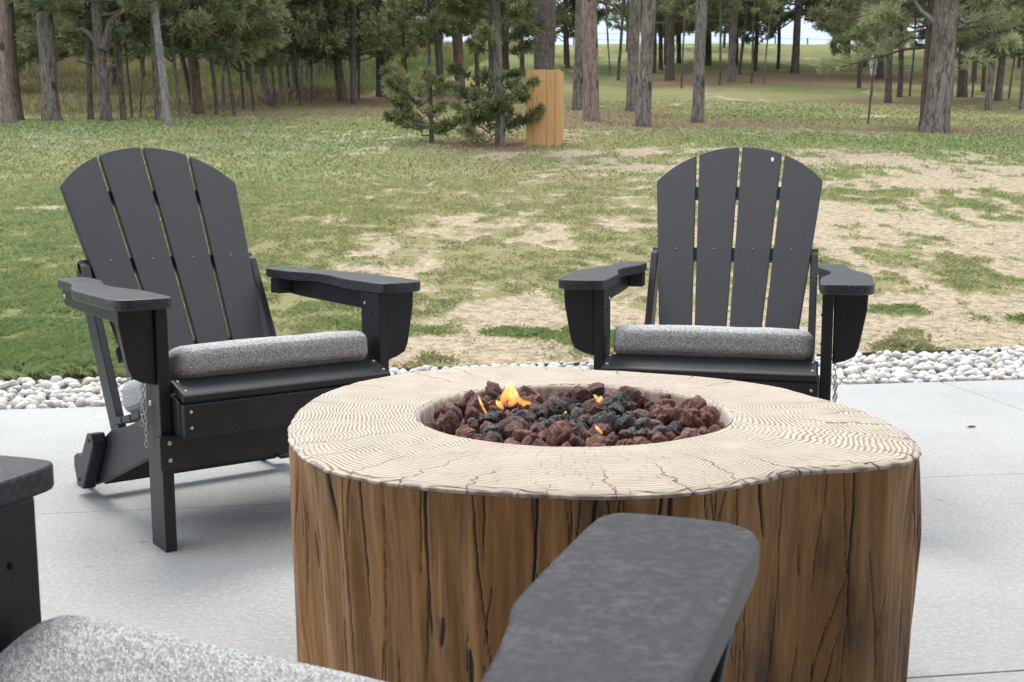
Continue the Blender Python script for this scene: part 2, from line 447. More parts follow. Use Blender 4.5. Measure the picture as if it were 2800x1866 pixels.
# positions on a jittered grid, two layers
pts = []
rs = np.random.default_rng(5)
sp = 0.040
for layer in (0, 1):
    x = -4.6
    while x < 6.4:
        y0, y1 = patio_edge_y(x) + 0.018, EDGE0 + EDGE_S * x - 0.025
        y = y0 + (sp * .5 if layer else 0) * 1.0
        while y < y1:
            jx, jy = rs.normal(0, sp * .22), rs.normal(0, sp * .2)
            if not (layer and rs.random() < 0.25):
                yy = min(max(y + jy, y0), y1)
                s = sp * rs.uniform(0.38, 0.68)
                z = -0.030 + 0.026 * layer + rs.uniform(-0.006, 0.008) + 0.02 * (yy - y0) / (y1 - y0)
                pts.append((x + jx, yy, z, s))
            y += sp
        x += sp * 0.93
pts = np.array(pts)
inview = np.abs(pts[:, 0]) < pts[:, 1] * 0.47
# hidden behind chair/table in the middle; nearest visible ones become things of their own
px = pts[:, 0] / pts[:, 1]
vis = inview & ((px < -0.285) | (px > 0.285)) & (pts[:, 2] > -0.02)
order = np.argsort(np.where(vis, pts[:, 1] - pts[:, 3] * 25, 99))
single = set(order[:290].tolist())
protos = []
for k in range(14):
    rr = np.random.default_rng(100 + k)
    v = lump(IC3[0], rr, 0.17, 1.0) * np.array([1.0, rr.uniform(.68, .95), rr.uniform(.5, .72)])
    me = np_mesh('river_stone', v, IC3[1], True)
    a = me.attributes.new('tint', 'FLOAT', 'POINT'); a.data.foreach_set('value', np.full(len(v), (k + .5) / 14 if k < 12 else rr.random(), dtype=np.float32))
    me.materials.append(M['stone']); protos.append(me)
VS, FS, TS = [], [], []
off = 0
words = {0: 'pale grey', 1: 'pale grey', 2: 'off white', 3: 'off white', 4: 'off white', 5: 'off white', 6: 'off white', 7: 'off white', 8: 'white', 9: 'white', 10: 'creamy white', 11: 'tan', 12: 'grey', 13: 'mixed grey'}
for i, (x, y, z, s) in enumerate(pts):
    if i in single:
        k = int(rs.integers(0, 11)) if rs.random() < .8 else int(rs.integers(11, 14))
        o = bpy.data.objects.new('river_stone', protos[k]); C.objects.link(o)
        o.location = (x, y, z); o.scale = (s, s, s)
        o.rotation_euler = (rs.normal() * .35, rs.normal() * .35, rs.random() * 6.28)
        side = 'left of the left chair' if x < 0 else 'right of the right chair'
        tag(o, 'smooth %s river stone in the strip %s' % (words[k], side), 'stone', 'river stones in the strip by the patio')
    else:
        v = lump(IC2[0], rs, 0.15, 1.0) * np.array([1, rs.uniform(.7, .95), rs.uniform(.5, .7)]) * s
        v = v @ rotm(rs).T + np.array([x, y, z])
        VS.append(v); FS.append(IC2[1] + off); off += len(v); TS.append(np.full(len(v), rs.random() * .86 if rs.random() < .85 else rs.random()))
me = np_mesh('river_gravel', np.concatenate(VS), np.concatenate(FS), True)
a = me.attributes.new('tint', 'FLOAT', 'POINT'); a.data.foreach_set('value', np.concatenate(TS).astype(np.float32))
o = link_mesh('river_gravel', me, None, M['stone'])
tag(o, 'remaining white and grey river stones filling the strip along the patio', 'gravel', kind='stuff')

# ------------------------------------------------------------------ grass blades
def blades(name, x, y, h, w, lean, tint, mat, label):
    n = len(x)
    z = ground_z(x, y) - 0.004
    a = RNG.random(n) * 6.283; la = RNG.random(n) * 6.283
    dx, dy = np.cos(a) * w * .5, np.sin(a) * w * .5
    ln = lean * h
    v = np.empty((n, 4, 3))
    v[:, 0] = np.stack([x - dx, y - dy, z], -1)
    v[:, 1] = np.stack([x + dx, y + dy, z], -1)
    mxx, mxy = x + np.cos(la) * ln * .35, y + np.sin(la) * ln * .35
    v[:, 2] = np.stack([mxx + dx * .7, mxy + dy * .7, z + h * .6], -1)
    v[:, 3] = np.stack([x + np.cos(la) * ln, y + np.sin(la) * ln, z + h * (1 - .25 * lean)], -1)
    f = np.empty((n, 2, 3), dtype=np.int32); b0 = np.arange(n) * 4
    f[:, 0] = np.stack([b0, b0 + 1, b0 + 2], -1); f[:, 1] = np.stack([b0, b0 + 2, b0 + 3], -1)
    me = np_mesh(name, v.reshape(-1, 3), f.reshape(-1, 3))
    at = me.attributes.new('tint', 'FLOAT', 'POINT'); at.data.foreach_set('value', np.repeat(tint, 4).astype(np.float32))
    o = link_mesh(name, me, None, mat)
    return tag(o, label, 'grass', kind='stuff')
t = NT('grass_blade')
tn = t.attr('tint')
c = t.ramp(tn, [(0.0, (0.36, 0.29, 0.18)), (0.25, (0.37, 0.335, 0.175)), (0.5, (0.36, 0.38, 0.175)), (0.8, (0.29, 0.36, 0.15)), (1.0, (0.235, 0.325, 0.125))])
M['blade'] = t.set(c, 0.65)
M['blade'].node_tree.nodes['Principled BSDF'].inputs['Specular IOR Level'].default_value = 0.25
def scatter(n, ya, yb, dens_pow=1.0, extra=0.5):
    y = ya * np.exp(RNG.random(n) * math.log(yb / ya)) if dens_pow else RNG.uniform(ya, yb, n)
    x = (RNG.random(n) * 2 - 1) * (0.56 * y + extra + .6)
    k = y > EDGE0 + EDGE_S * x + 0.012
    return x[k], y[k]
x, y = scatter(540000, 4.4, 14.0)
g, d, c_ = masks(x, y); tn = tone(x, y)
cl_ = fbm(x * 8, y * 6, 3, .6)
g = g * smoothstep(.22, .62, cl_ + .25 * g)
k = RNG.random(len(x)) < g * (0.6 + 0.4 * tn) + 0.16 * smoothstep(.4, .6, fbm(x * 3 + 5, y * 3, 3))
x, y, g, tn, cl_ = x[k], y[k], g[k], tn[k], cl_[k]
tn = np.clip(tn * (.35 + .65 * g) + .9 * (cl_ - .5) * g, 0, 1)
h = (0.012 + 0.030 * tn + 0.014 * RNG.random(len(x))) * (0.5 + 1.0 * cl_) * (0.45 + 0.55 * g) * (1 + .9 * np.exp(-((y - 5.35 - EDGE_S * x) / .3) ** 2) * tn)
blades('grass', x, y, h, 0.0022 + 0.00032 * y, 0.3 + 0.9 * RNG.random(len(x)), np.clip(tn * .95 + RNG.normal(0, .14, len(x)), 0, 1), M['blade'], 'short patchy green and straw coloured grass growing on the sandy lawn')
x, y = scatter(230000, 14.0, 34.0)
g, d, c_ = masks(x, y); tn = tone(x, y)
k = RNG.random(len(x)) < g * .8 * (1 - .8 * d)
x, y, tn = x[k], y[k], tn[k]
h = (0.02 + 0.03 * tn) * (0.6 + 0.8 * RNG.random(len(x)))
blades('lawn_grass', x, y, h, 0.0010 * y, 0.4 + 0.9 * RNG.random(len(x)), np.clip(.1 + tn * .75 + RNG.normal(0, .15, len(x)), 0, 1), M['blade'], 'mown grass covering the far part of the sloping lawn')
# tall meadow grass beyond the mown lawn, at the left under the trees
def meadow_edge(x, y):   # >0 beyond the mown lawn
    a = x / y
    ye = np.interp(a, [-0.5, -0.33, -0.25, -0.12, -0.06, 0.0], [27.5, 28.5, 30.0, 37.0, 44.0, 60.0])
    return y - ye
x, y = scatter(260000, 26, 80, 1, 2)
k = (meadow_edge(x, y) > 0) & (x / y < 0.02); x, y = x[k], y[k]
h = (0.16 + 0.30 * fbm(x * .5, y * .5, 3)) * smoothstep(0, 2.0, meadow_edge(x, y)) * (.5 + .7 * RNG.random(len(x))) + 0.03
strip = np.exp(-((x / y + 0.13) / 0.13) ** 2) * smoothstep(36, 42, y) * smoothstep(66, 56, y)
tn = np.clip(.24 + .50 * strip + 0.7 * (fbm(x * .3, y * .2, 3) - .5) + RNG.normal(0, .12, len(x)), 0, 1)
blades('meadow_grass', x, y, h, 0.0007 * y, 0.1 + .35 * RNG.random(len(x)), tn, M['blade'], 'tall unmown meadow grass under the trees beyond the lawn')

# ------------------------------------------------------------------ trees
def bark(name, c1, c2, c3, knots=0.0):
    t = NT(name)
    gen = t.coord('Generated') if False else t.coord('Object', (1, 1, 0.22))
    n1 = t.noise(16, 5, 0.65, vec=gen); n2 = t.noise(42, 4, 0.6, vec=gen); n3 = t.noise(1.5, 3, 0.5)
    c = t.mix(t.ramp(n1, [(0.44, 0.0), (0.56, 1.0)]), c2, c1)
    c = t.mix(t.ramp(n2, [(0.48, 0.0), (0.62, 0.8)]), c, c3)
    if knots:
        v = t('ShaderNodeTexVoronoi', {'Vector': t.coord('Object', (1, 1, 0.6)), 'Scale': 2.6})
        c = t.mix(t.ramp(v.outputs['Distance'], [(0.10, knots), (0.17, 0.0)]), c, (0.02, 0.018, 0.016))
    c = t.mix(t.ramp(n3, [(0.35, 0.0), (0.7, 0.4)]), c, c2)
    return t.set(c, 0.95, t.bump(t.math('ADD', n1, n2), 0.9, 0.03))
M['bark_grey'] = bark('grey_bark', (0.25, 0.215, 0.19), (0.10, 0.082, 0.070), (0.37, 0.33, 0.30), .8)
M['bark_pink'] = bark('pinkish_bark', (0.36, 0.275, 0.235), (0.19, 0.13, 0.11), (0.44, 0.36, 0.32), .9)
M['bark_dark'] = bark('dark_bark', (0.165, 0.138, 0.122), (0.08, 0.064, 0.055), (0.25, 0.215, 0.195))
M['bark_red'] = bark('red_brown_bark', (0.21, 0.135, 0.10), (0.10, 0.064, 0.05), (0.28, 0.20, 0.16))
M['bark_pale'] = bark('pale_grey_bark', (0.30, 0.29, 0.285), (0.16, 0.15, 0.148), (0.38, 0.37, 0.365))

def needles(name, c1, c2, c3):
    t = NT(name)
    tn = t.math('ADD', t.attr('tint'), t.math('MULTIPLY', t.math('SUBTRACT', t.rnd(), 0.5), 0.25))
    c = t.ramp(tn, [(0.0, c1), (0.55, c2), (1.0, c3)])
    t.set(c, 0.6); t.b.inputs['Specular IOR Level'].default_value = 0.2
    tr = t('ShaderNodeBsdfTranslucent', {'Color': c})
    ms = t('ShaderNodeMixShader', {0: 0.3}); out = [n for n in t.n if n.type == 'OUTPUT_MATERIAL'][0]
    t.l.new(t.b.outputs[0], ms.inputs[1]); t.l.new(tr.outputs[0], ms.inputs[2]); t.l.new(ms.outputs[0], out.inputs[0])
    return t.m
M['needle'] = needles('pine_needles', (0.14, 0.165, 0.085), (0.28, 0.315, 0.175), (0.46, 0.49, 0.28))
M['needle_olive'] = needles('olive_needles', (0.075, 0.095, 0.045), (0.20, 0.225, 0.105), (0.38, 0.40, 0.20))

def tube(path, radii, sides=12, rough=0.0, seed=0, vf=3.0):
    path = np.asarray(path, float); n = len(path)
    tan = np.gradient(path, axis=0); tan /= np.linalg.norm(tan, axis=1)[:, None] + 1e-9
    ref = np.array([0., 1., 0.]) if abs(tan[:, 1]).max() < .9 else np.array([1., 0., 0.])
    u = np.cross(tan, ref); u /= np.linalg.norm(u, axis=1)[:, None] + 1e-9
    w = np.cross(tan, u)
    a = np.linspace(0, 2 * PI, sides, endpoint=False)
    rr = np.asarray(radii, float)[:, None] * np.ones(sides)[None]
    if rough:
        s = np.concatenate([[0], np.cumsum(np.linalg.norm(np.diff(path, axis=0), axis=1))])
        A, S = np.meshgrid(a, s)
        rid = fbm(np.cos(A) * 4 + seed * 3.1 + 20, S * vf * .35 + np.sin(A) * 4 + seed, 3)
        rr = rr * (1 + rough * (rid - .5) * 2)
    v = path[:, None, :] + rr[..., None] * (np.cos(a)[None, :, None] * u[:, None, :] + np.sin(a)[None, :, None] * w[:, None, :])
    i = np.arange(n * sides).reshape(n, sides); j = np.roll(i, -1, 1)
    f = np.stack([i[:-1], j[:-1], j[1:], i[1:]], -1).reshape(-1, 4)
    return v.reshape(-1, 3), f
def join_q(parts):
    V, F, o = [], [], 0
    for v, f in parts:
        V.append(v); F.append(f + o); o += len(v)
    return np.concatenate(V), np.concatenate(F)
def tuft_mesh(P, D, L, W, m, rs, tint, spread=0.9, name='crown', mat='needle'):
    """m thin needle bundles from each point P, fanned around direction D"""
    n = len(P)
    P = np.repeat(P, m, 0); D = np.repeat(D, m, 0); L = np.repeat(L, m); tt = np.repeat(tint, m) + rs.normal(0, .07, n * m)
    u = rs.normal(size=(n * m, 3)); u /= np.linalg.norm(u, axis=1)[:, None]
    d = D + spread * u; d /= np.linalg.norm(d, axis=1)[:, None]
    s = np.cross(d, rs.normal(size=(n * m, 3))); s /= np.linalg.norm(s, axis=1)[:, None] + 1e-9
    tip = P + d * L[:, None]; mid = P + d * (L * .55)[:, None]
    v = np.stack([P, mid + s * W, tip, mid - s * W], 1).reshape(-1, 3)
    f = np.arange(n * m * 4).reshape(-1, 4)
    me = np_mesh(name, v, f)
    a = me.attributes.new('tint', 'FLOAT', 'POINT'); a.data.foreach_set('value', np.repeat(np.clip(tt, 0, 1), 4).astype(np.float32))
    me.materials.append(M[mat])
    return me
def crown(seed, z0, z1, rad, nb, per, L, W, m, up=0.25, mat='needle', inner=0.35, wood='bark_dark', br=0.02, gaps=0.0):
    """rad(t): crown radius at relative height t. Returns foliage mesh and branch mesh."""
    rs = np.random.default_rng(seed)
    P, D, LL, T, tubes = [], [], [], [], []
    az = rs.random() * 6
    for i in range(nb):
        t_ = (i + rs.random()) / nb
        z = z0 + (z1 - z0) * t_
        az += 2.4 + rs.normal(0, .35)
        r = rad(t_) * rs.uniform(.6, 1.12)
        if rs.random() < gaps: continue
        d0 = np.array([math.cos(az), math.sin(az), 0])
        upb = up + rs.normal(0, .12)
        s = np.linspace(0, 1, 6)
        sag = rs.uniform(-.12, .18)
        path = np.stack([d0[0] * s * r, d0[1] * s * r, z + r * (upb * s + sag * (s ** 2 - s) * 2)], -1)
        path[1:-1] += rs.normal(0, .035 * r, (4, 3))
        tubes.append(tube(path, br * (1.1 - s) * (0.5 + r * .35) + .004, 4))
        tb = rs.uniform(.15, .8)
        # side twigs
        nt = max(3, int(per * r))
        for k in range(nt):
            q = inner + (1 - inner) * rs.random() ** .75
            p0 = np.array([np.interp(q, s, path[:, c]) for c in range(3)])
            side = rs.choice([-1, 1]); perp = np.array([-d0[1], d0[0], 0]) * side
            td = d0 * rs.uniform(.3, 1) + perp * rs.uniform(0, 1.0) * (1.15 - q) * 1.4 + np.array([0, 0, rs.uniform(-.15, .55)])
            td /= np.linalg.norm(td)
            tl = r * .30 * rs.uniform(.3, 1) * (1.25 - q) + L * .5
            for h_ in np.linspace(.3, 1, max(2, int(tl / (L * .55)))):
                P.append(p0 + td * tl * h_); D.append(td); LL.append(L * rs.uniform(.7, 1.2)); T.append(tb + rs.normal(0, .12) + .18 * (h_ - .5))
    me = tuft_mesh(np.array(P), np.array(D), np.array(LL), W, m, rs, np.array(T), mat=mat)
    v, f = join_q(tubes)
    mb = np_mesh('branches', v, f, True); mb.materials.append(M[wood])
    return me, mb

BIG = [crown(40 + k, 5.2, 15, lambda t: 2.6 * (1 - .75 * t) * (.55 + min(t * 3, .45)), 26, 8, .30, .022, 7, .22, br=.035) for k in range(3)]
LOW = [crown(60 + k, 1.9, 11, lambda t: 2.5 * (1 - .8 * t) * (.75 + min(t * 2, .25)), 60, 11, .22, .014, 7, .12, br=.03) for k in range(3)]
YOUNG = [crown(80 + k, .95, 6.2, lambda t: 1.5 * (1 - .8 * t) * (.7 + min(t * 3, .3)), 66, 18, .19, .017, 8, .3, br=.02) for k in range(4)]
THIN = [crown(95 + k, 2.0, 4.6, lambda t: .75 * (1 - .6 * t), 20, 14, .15, .010, 6, .3, br=.014) for k in range(3)]

def trunk_mesh(base_r, top_r, H, lean, seed, wob=0.05, sides=22, flare=.35, fine=5.5):
    rs = np.random.default_rng(seed)
    zs = np.concatenate([np.arange(-0.15, min(fine, H), .12), np.linspace(min(fine, H), H, 12)[1:]]) if H > fine else np.arange(-.15, H, .12)
    ph = rs.random(4) * 6
    x = lean[0] * zs + wob * (np.sin(zs * .8 + ph[0]) - math.sin(ph[0])) * np.clip(zs, 0, 1); y = lean[1] * zs + wob * (np.sin(zs * .7 + ph[1]) - math.sin(ph[1])) * np.clip(zs, 0, 1)
    r = top_r + (base_r / (1 + flare) - top_r) * np.clip(1 - zs / 4.2, 0, 1)
    up_ = np.clip((zs - 4.2) / max(H - 4.2, .1), 0, 1); r = r * (1 - .85 * up_)
    r = r * (1 + flare * np.exp(-np.clip(zs, 0, 9) / .22))
    v, f = tube(np.stack([x, y, zs], -1), r, sides, .13, seed, 4)
    return np_mesh('trunk', v, f, True)

def limb(parent, pts, r0, mat, name='dead_branch'):
    v, f = tube(pts, np.linspace(r0, r0 * .3, len(pts)), 6)
    o = link_mesh(name, np_mesh(name, v, f, True), parent, M[mat]); return o

TREES = {}
def tree(key, px, py, w, pxt, wt, mat, kind, label, H=14, group='pines around the lawn', name='pine_tree'):
    x, y = gp(px, py); z = gz(x, y)
    zt = CAM_H + y * math.tan(R(8.5)) - z
    zt = max(zt, 1.5)
    lean = ((pxt - px) * 2800 / 2353 / FPX * y / zt, random.uniform(-.02, .02))
    root = empty(name, (x, y, z))
    tag(root, label, 'tree', group)
    rb, rt = width_m(w, y) / 2, width_m(wt, y) / 2
    link_mesh('trunk', trunk_mesh(rb, rt, H, lean, int(px) + 7, .03 if w > 15 else .06, 22 if w > 15 else 9, .3 if w > 15 else .15), root, M[mat])
    src = {'big': BIG, 'low': LOW, 'young': YOUNG, 'thin': THIN}.get(kind)
    if src:
        fm, bm_ = src[int(px) % len(src)]
        refH = {'big': 15.3, 'low': 11.3, 'young': 6.5, 'thin': 4.9}[kind]
        s = H / refH
        for nm, m_ in (('crown', fm), ('branches', bm_)):
            o = bpy.data.objects.new(nm, m_); C.objects.link(o); o.parent = root
            zc = {'big': 7, 'low': 3.5, 'young': 3, 'thin': 3}[kind]
            o.location = (lean[0] * zc, lean[1] * zc, 0); o.rotation_euler = (0, 0, (px * 1.7) % 6.28); o.scale = (s, s, s)
    TREES[key] = (root, x, y, z, lean)
    return root
G, P_, Dk, Rd, Pl = 'bark_grey', 'bark_pink', 'bark_dark', 'bark_red', 'bark_pale'
# left side
tree('a', 8, 286, 62, 6, 50, P_, 'big', 'thick pinkish grey pine trunk cut by the left edge of the photo')
tree('b', 40, 279, 32, 30, 26, Dk, 'big', 'dark brown pine trunk half hidden behind the thick leftmost trunk', 13)
tree('c', 119, 281, 50, 109, 33, G, 'big', 'broad grey pine trunk, second thick one from the left, flared at its foot')
tree('d', 209, 278, 15, 203, 15, Dk, 'low', 'dark medium trunk just left of the forked gnarled tree', 9)
tree('e', 244, 280, 30, 236, 26, Dk, None, 'gnarled dark tree forking into crooked bare limbs', 5.0, name='gnarled_pine')
tree('f', 284, 278, 15, 275, 13, Dk, 'low', 'dark trunk just right of the gnarled forked tree', 9)
tree('g', 303, 272, 6, 300, 5, Dk, 'thin', 'very thin upright sapling in the gap right of the gnarled tree', 5)
tree('h', 323, 272, 5, 336, 4, Dk, 'thin', 'very thin sapling leaning right, left of the slender pale trunk', 5)
tree('i', 362, 277, 13, 356, 12, Dk, 'low', 'dark trunk partly hidden behind the slender pale grey trunk', 10)
tree('j', 385, 289, 22, 371, 13, Pl, 'big', 'slender pale grey straight trunk standing at the lawn edge behind the left chair', 12)
tree('k', 416, 272, 10, 404, 9, G, 'young', 'thin grey trunk right behind the slender pale trunk', 8)
tree('l', 447, 262, 12, 395, 12, Dk, 'low', 'dark trunk leaning left against the broad red brown pine', 10)
tree('m', 455, 263, 32, 437, 25, Rd, 'big', 'broad red brown pine above the left chair back')
tree('n', 499, 266, 10, 490, 9, Dk, 'young', 'thin dark trunk right of the broad red brown pine', 8)
tree('o', 515, 260, 9, 508, 8, G, 'young', 'thin grey trunk, second right of the broad red brown pine', 8)
tree('p', 540, 267, 9, 505, 8, Dk, 'young', 'thin dark trunk leaning left above the left chair shoulder', 8)
tree('q', 560, 252, 7, 552, 6, Dk, 'young', 'thin straight dark trunk deep in the meadow strip', 7)
tree('r', 583, 256, 7, 566, 6, Dk, 'young', 'thin dark trunk leaning slightly left, left of the grey leaning pine', 7)
tree('s', 618, 244, 17, 580, 13, G, 'low', 'grey pine leaning left with a low stump by its foot', 11)
tree('t', 633, 249, 6, 628, 5, Dk, 'thin', 'short thin dark trunk beside the grey leaning pine', 5)
tree('u', 664, 232, 6, 660, 5, G, 'thin', 'thin grey trunk in the bright green strip of meadow', 6)
tree('v', 693, 243, 8, 672, 7, Dk, 'young', 'tall thin dark trunk leaning left in the bright green strip', 8)
tree('w', 717, 238, 6, 712, 5, Dk, 'young', 'thin dark trunk left of the red brown leaning pine', 7)
tree('x', 788, 231, 27, 758, 18, Rd, 'big', 'red brown pine leaning left on the low rise')
tree('y', 812, 226, 6, 803, 5, Dk, 'thin', 'thin dark pole-like trunk, left one of the pair beside the leaning red brown pine', 6)
tree('z', 825, 227, 6, 821, 6, Dk, 'young', 'thin dark pole-like trunk, right one of the pair beside the leaning red brown pine', 7)
tree('A', 875, 223, 25, 880, 23, Dk, 'big', 'straight dark brown pine left of the two bushy conifers')
tree('B', 935, 210, 8, 932, 7, Dk, 'young', 'thin dark trunk seen through the left bushy conifer', 7)
tree('C', 1012, 218, 20, 1008, 18, Dk, 'low', 'dark trunk behind and between the two bushy conifers', 11)
tree('D', 1057, 219, 30, 1052, 25, Rd, 'low', 'brown trunk behind the gap between the two bushy conifers', 12)
tree('E', 1098, 207, 12, 1096, 11, Dk, 'low', 'narrow dark trunk left of the right bushy conifer', 9)
# centre and right
tree('F', 1248, 238, 58, 1252, 50, Dk, 'big', 'very thick dark trunk rising behind the cedar box')
tree('G', 1327, 253, 30, 1330, 22, G, 'big', 'grey trunk just behind the straight pinkish one right of the cedar box')
tree('H', 1358, 278, 45, 1354, 33, P_, 'big', 'straight pinkish grey pine trunk with small dark knots, right of the cedar box')
tree('I', 1452, 256, 34, 1462, 26, G, 'big', 'greyish brown trunk directly behind the knotty pale trunk')
tree('J', 1477, 290, 42, 1484, 27, G, 'big', 'knotty pale grey pine trunk flared at its base, standing in brown needles')
tree('K', 1501, 168, 14, 1505, 13, Dk, 'low', 'dark far trunk just right of the knotty pale trunk', 12)
tree('L', 1539, 185, 25, 1541, 20, Dk, 'low', 'short looking dark trunk between the knotty pine and the grey brown pine', 12)
tree('M', 1421, 185, 8, 1424, 7, Dk, 'thin', 'thin dark tree with level bare side twigs in front of the sky gap', 9)
tree('N', 1401, 175, 4, 1398, 4, G, 'thin', 'very thin sapling left of the thin dark tree in the sky gap', 6)
tree('O', 1602, 283, 34, 1615, 23, G, 'big', 'grey brown pine trunk with a slight bend, left of the right chair back')
tree('P', 1566, 204, 5, 1563, 4, Dk, 'thin', 'thin sapling left of the slightly bent grey brown pine', 5)
tree('Q', 1654, 196, 6, 1662, 5, Dk, 'thin', 'thin dark sapling right of the slightly bent grey brown pine', 6)
tree('R', 1680, 189, 22, 1684, 18, G, 'low', 'stout grey trunk on the slope above the right chair back', 12)
tree('S', 1700, 172, 8, 1706, 7, Dk, 'young', 'thin dark trunk right behind the stout grey one on the slope', 8)
tree('T', 1727, 192, 6, 1738, 5, Dk, 'thin', 'thin leaning sapling right of the stout grey trunk', 6)
tree('U', 1755, 196, 4, 1772, 4, G, 'thin', 'wispy sapling leaning right in the middle of the open slope', 5)
tree('V', 1788, 160, 9, 1790, 8, Dk, 'young', 'narrow dark trunk left of the lone pine on the crest', 11)
tree('W', 1826, 169, 22, 1834, 15, Dk, 'low', 'lone dark pine standing against the sky on the crest', 13)
tree('X', 2040, 237, 19, 2040, 16, Dk, 'low', 'dark trunk left of the big double pine at the right', 11)
tree('Y', 2067, 224, 14, 2068, 12, Dk, 'low', 'second dark trunk left of the big double pine at the right', 11)
tree('Z', 2090, 222, 5, 2096, 4, Dk, 'thin', 'thin sapling close to the left of the big double pine', 6)
tree('AA', 2148, 305, 68, 2166, 52, G, 'big', 'very thick grey furrowed pine trunk with broken branch stubs at the right', 15)
tree('AB', 2122, 300, 24, 2122, 12, Rd, 'low', 'slimmer reddish trunk pressed against the left of the very thick pine', 12)
tree('AC', 2210, 223, 26, 2212, 22, Dk, 'low', 'dark trunk right behind the very thick grey pine', 12)
tree('AD', 2186, 224, 6, 2190, 5, G, 'thin', 'thin sapling between the very thick pine and the dark trunk behind it', 6)
tree('AE', 2234, 224, 5, 2240, 4, Dk, 'thin', 'thin sapling right of the dark trunk behind the very thick pine', 6)
tree('AF', 2270, 254, 18, 2276, 16, G, 'low', 'grey brown trunk near the right edge, front one of a pair', 10)
tree('AG', 2293, 232, 20, 2303, 17, Dk, 'low', 'dark trunk near the right edge, rear one of a pair', 10)
tree('AH', 2318, 228, 5, 2335, 5, Dk, 'thin', 'thin dark sapling leaning right by the rear trunk of the pair', 6)
tree('AI', 2345, 252, 10, 2356, 9, G, 'young', 'thin grey trunk at the right edge of the photo', 8)
tree('AJ', 1995, 286, 5, 2006, 4, Dk, None, 'slim young pine sapling with a few low twigs left of the very thick pine', 2.3, name='pine_sapling')

# gnarled tree limbs and a sparse top
root, x0, y0, z0, ln = TREES['e']
pm = y0 * 2800 / 2353 / FPX   # metres per photo unit at this distance
def lp(dx, h, dy=0): return (dx * pm, dy, h * pm)
for pts, r in (([lp(-4, 150), lp(-14, 178), lp(-30, 196), lp(-44, 205), lp(-70, 205, .3)], .08), ([lp(0, 160), lp(12, 185), lp(22, 215), lp(40, 240), lp(62, 262, .4)], .13),
               ([lp(-2, 90), lp(-16, 118), lp(-24, 128), lp(-40, 130, -.4)], .07), ([lp(2, 100), lp(16, 122), lp(34, 128), lp(50, 140, -.5)], .07),
               ([lp(0, 160), lp(-10, 200), lp(-6, 240), lp(-20, 290)], .12)):
    limb(root, pts, r, 'bark_dark', 'limb')
fm, bm_ = crown(777, 2.0, 4.6, lambda t: 1.7 * (1 - .4 * t), 26, 12, .18, .012, 7, .15, br=.02)
for nm, m_ in (('crown', fm), ('branches', bm_)): link_mesh(nm, m_, root)
# bare limbs on the thick pine at the right
root, x0, y0, z0, ln = TREES['AA']; pm = y0 * 2800 / 2353 / FPX
limb(root, [lp(-12, 244), lp(-26, 256), lp(-42, 268), lp(-62, 295), lp(-90, 304, -.2)], .055, 'bark_pale', 'dead_branch')
limb(root, [lp(44, 250), lp(58, 243, .0), lp(80, 246, -.1), lp(100, 254, -.2), lp(135, 266, -.3)], .04, 'bark_pale', 'dead_branch')
limb(root, [lp(40, 232), lp(60, 240), lp(90, 246, .1)], .025, 'bark_pale', 'dead_branch')
limb(root, [lp(40, 270), lp(58, 277, .1), lp(84, 290, .1)], .022, 'bark_pale', 'dead_branch')
v, f = crown(901, 1.35, 3.9, lambda t: 1.75, 22, 15, .16, .010, 7, -.05, br=.02)
for nm, m_ in (('low_foliage', v), ('low_branches', f)):
    o = link_mesh(nm, m_, TREES['AB'][0]); 
# curved dead branch by the pinkish pine
root, x0, y0, z0, ln = TREES['H']; pm = y0 * 2800 / 2353 / FPX
limb(root, [lp(18, 262), lp(45, 255), lp(62, 240), lp(70, 212)], .035, 'bark_dark', 'dead_branch')
# sapling twigs
root, x0, y0, z0, ln = TREES['AJ']
v, f = crown(905, 1.1, 2.3, lambda t: .42 * (1 - .3 * t), 16, 16, .11, .007, 6, .5, br=.008)
for nm, m_ in (('crown', v), ('branches', f)): link_mesh(nm, m_, root)

# young pines making the green band, one prototype of each kind, then copies
def young_proto(k):
    root = empty('young_pine'); 
    link_mesh('trunk', trunk_mesh(.085, .055, 6.3, (0, 0), 300 + k, .05, 9, .1), root, M['bark_dark'])
    link_mesh('crown', YOUNG[k][0], root); link_mesh('branches', YOUNG[k][1], root)
    return root
def low_proto(k):
    root = empty('forest_pine')
    link_mesh('trunk', trunk_mesh(.17, .13, 11.2, (0, 0), 320 + k, .05, 10, .2), root, M['bark_dark'])
    link_mesh('crown', LOW[k][0], root); link_mesh('branches', LOW[k][1], root)
    return root
YP = [young_proto(k) for k in range(4)]; LP = [low_proto(k) for k in range(3)]
used = set()
def put(protos, k, x, y, s, label, group):
    if (id(protos), k) in used: o = copy_tree(protos[k])
    else: o = protos[k]; used.add((id(protos), k))
    o.location = (x, y, gz(x, y) - .03); o.rotation_euler = (0, 0, random.random() * 6.28); o.scale = (s, s, s)
    w_, d_ = where(x, y)
    tag(o, '%s %s%s %s' % ({'close': 'nearer', 'farther': 'middling', 'far': 'distant'}[d_], 'small ' if s < .95 else 'large ' if s > 1.15 else '', label, w_), 'tree', group)
NICK = {'a': 'the thick leftmost trunk', 'c': 'the broad flared grey trunk', 'e': 'the gnarled forked tree', 'j': 'the slender pale trunk', 'm': 'the broad red brown pine', 's': 'the grey leaning pine', 'x': 'the red brown leaning pine', 'A': 'the pine left of the conifers', 'D': 'the two bushy conifers', 'F': 'the dark trunk behind the cedar box', 'H': 'the straight pinkish trunk', 'J': 'the knotty pale trunk', 'O': 'the slightly bent grey pine', 'R': 'the stout trunk on the slope', 'W': 'the lone pine on the crest', 'X': 'the trunk left of the thick pine', 'AA': 'the very thick pine', 'AC': 'the trunk behind the thick pine', 'AF': 'the trunk near the right edge'}
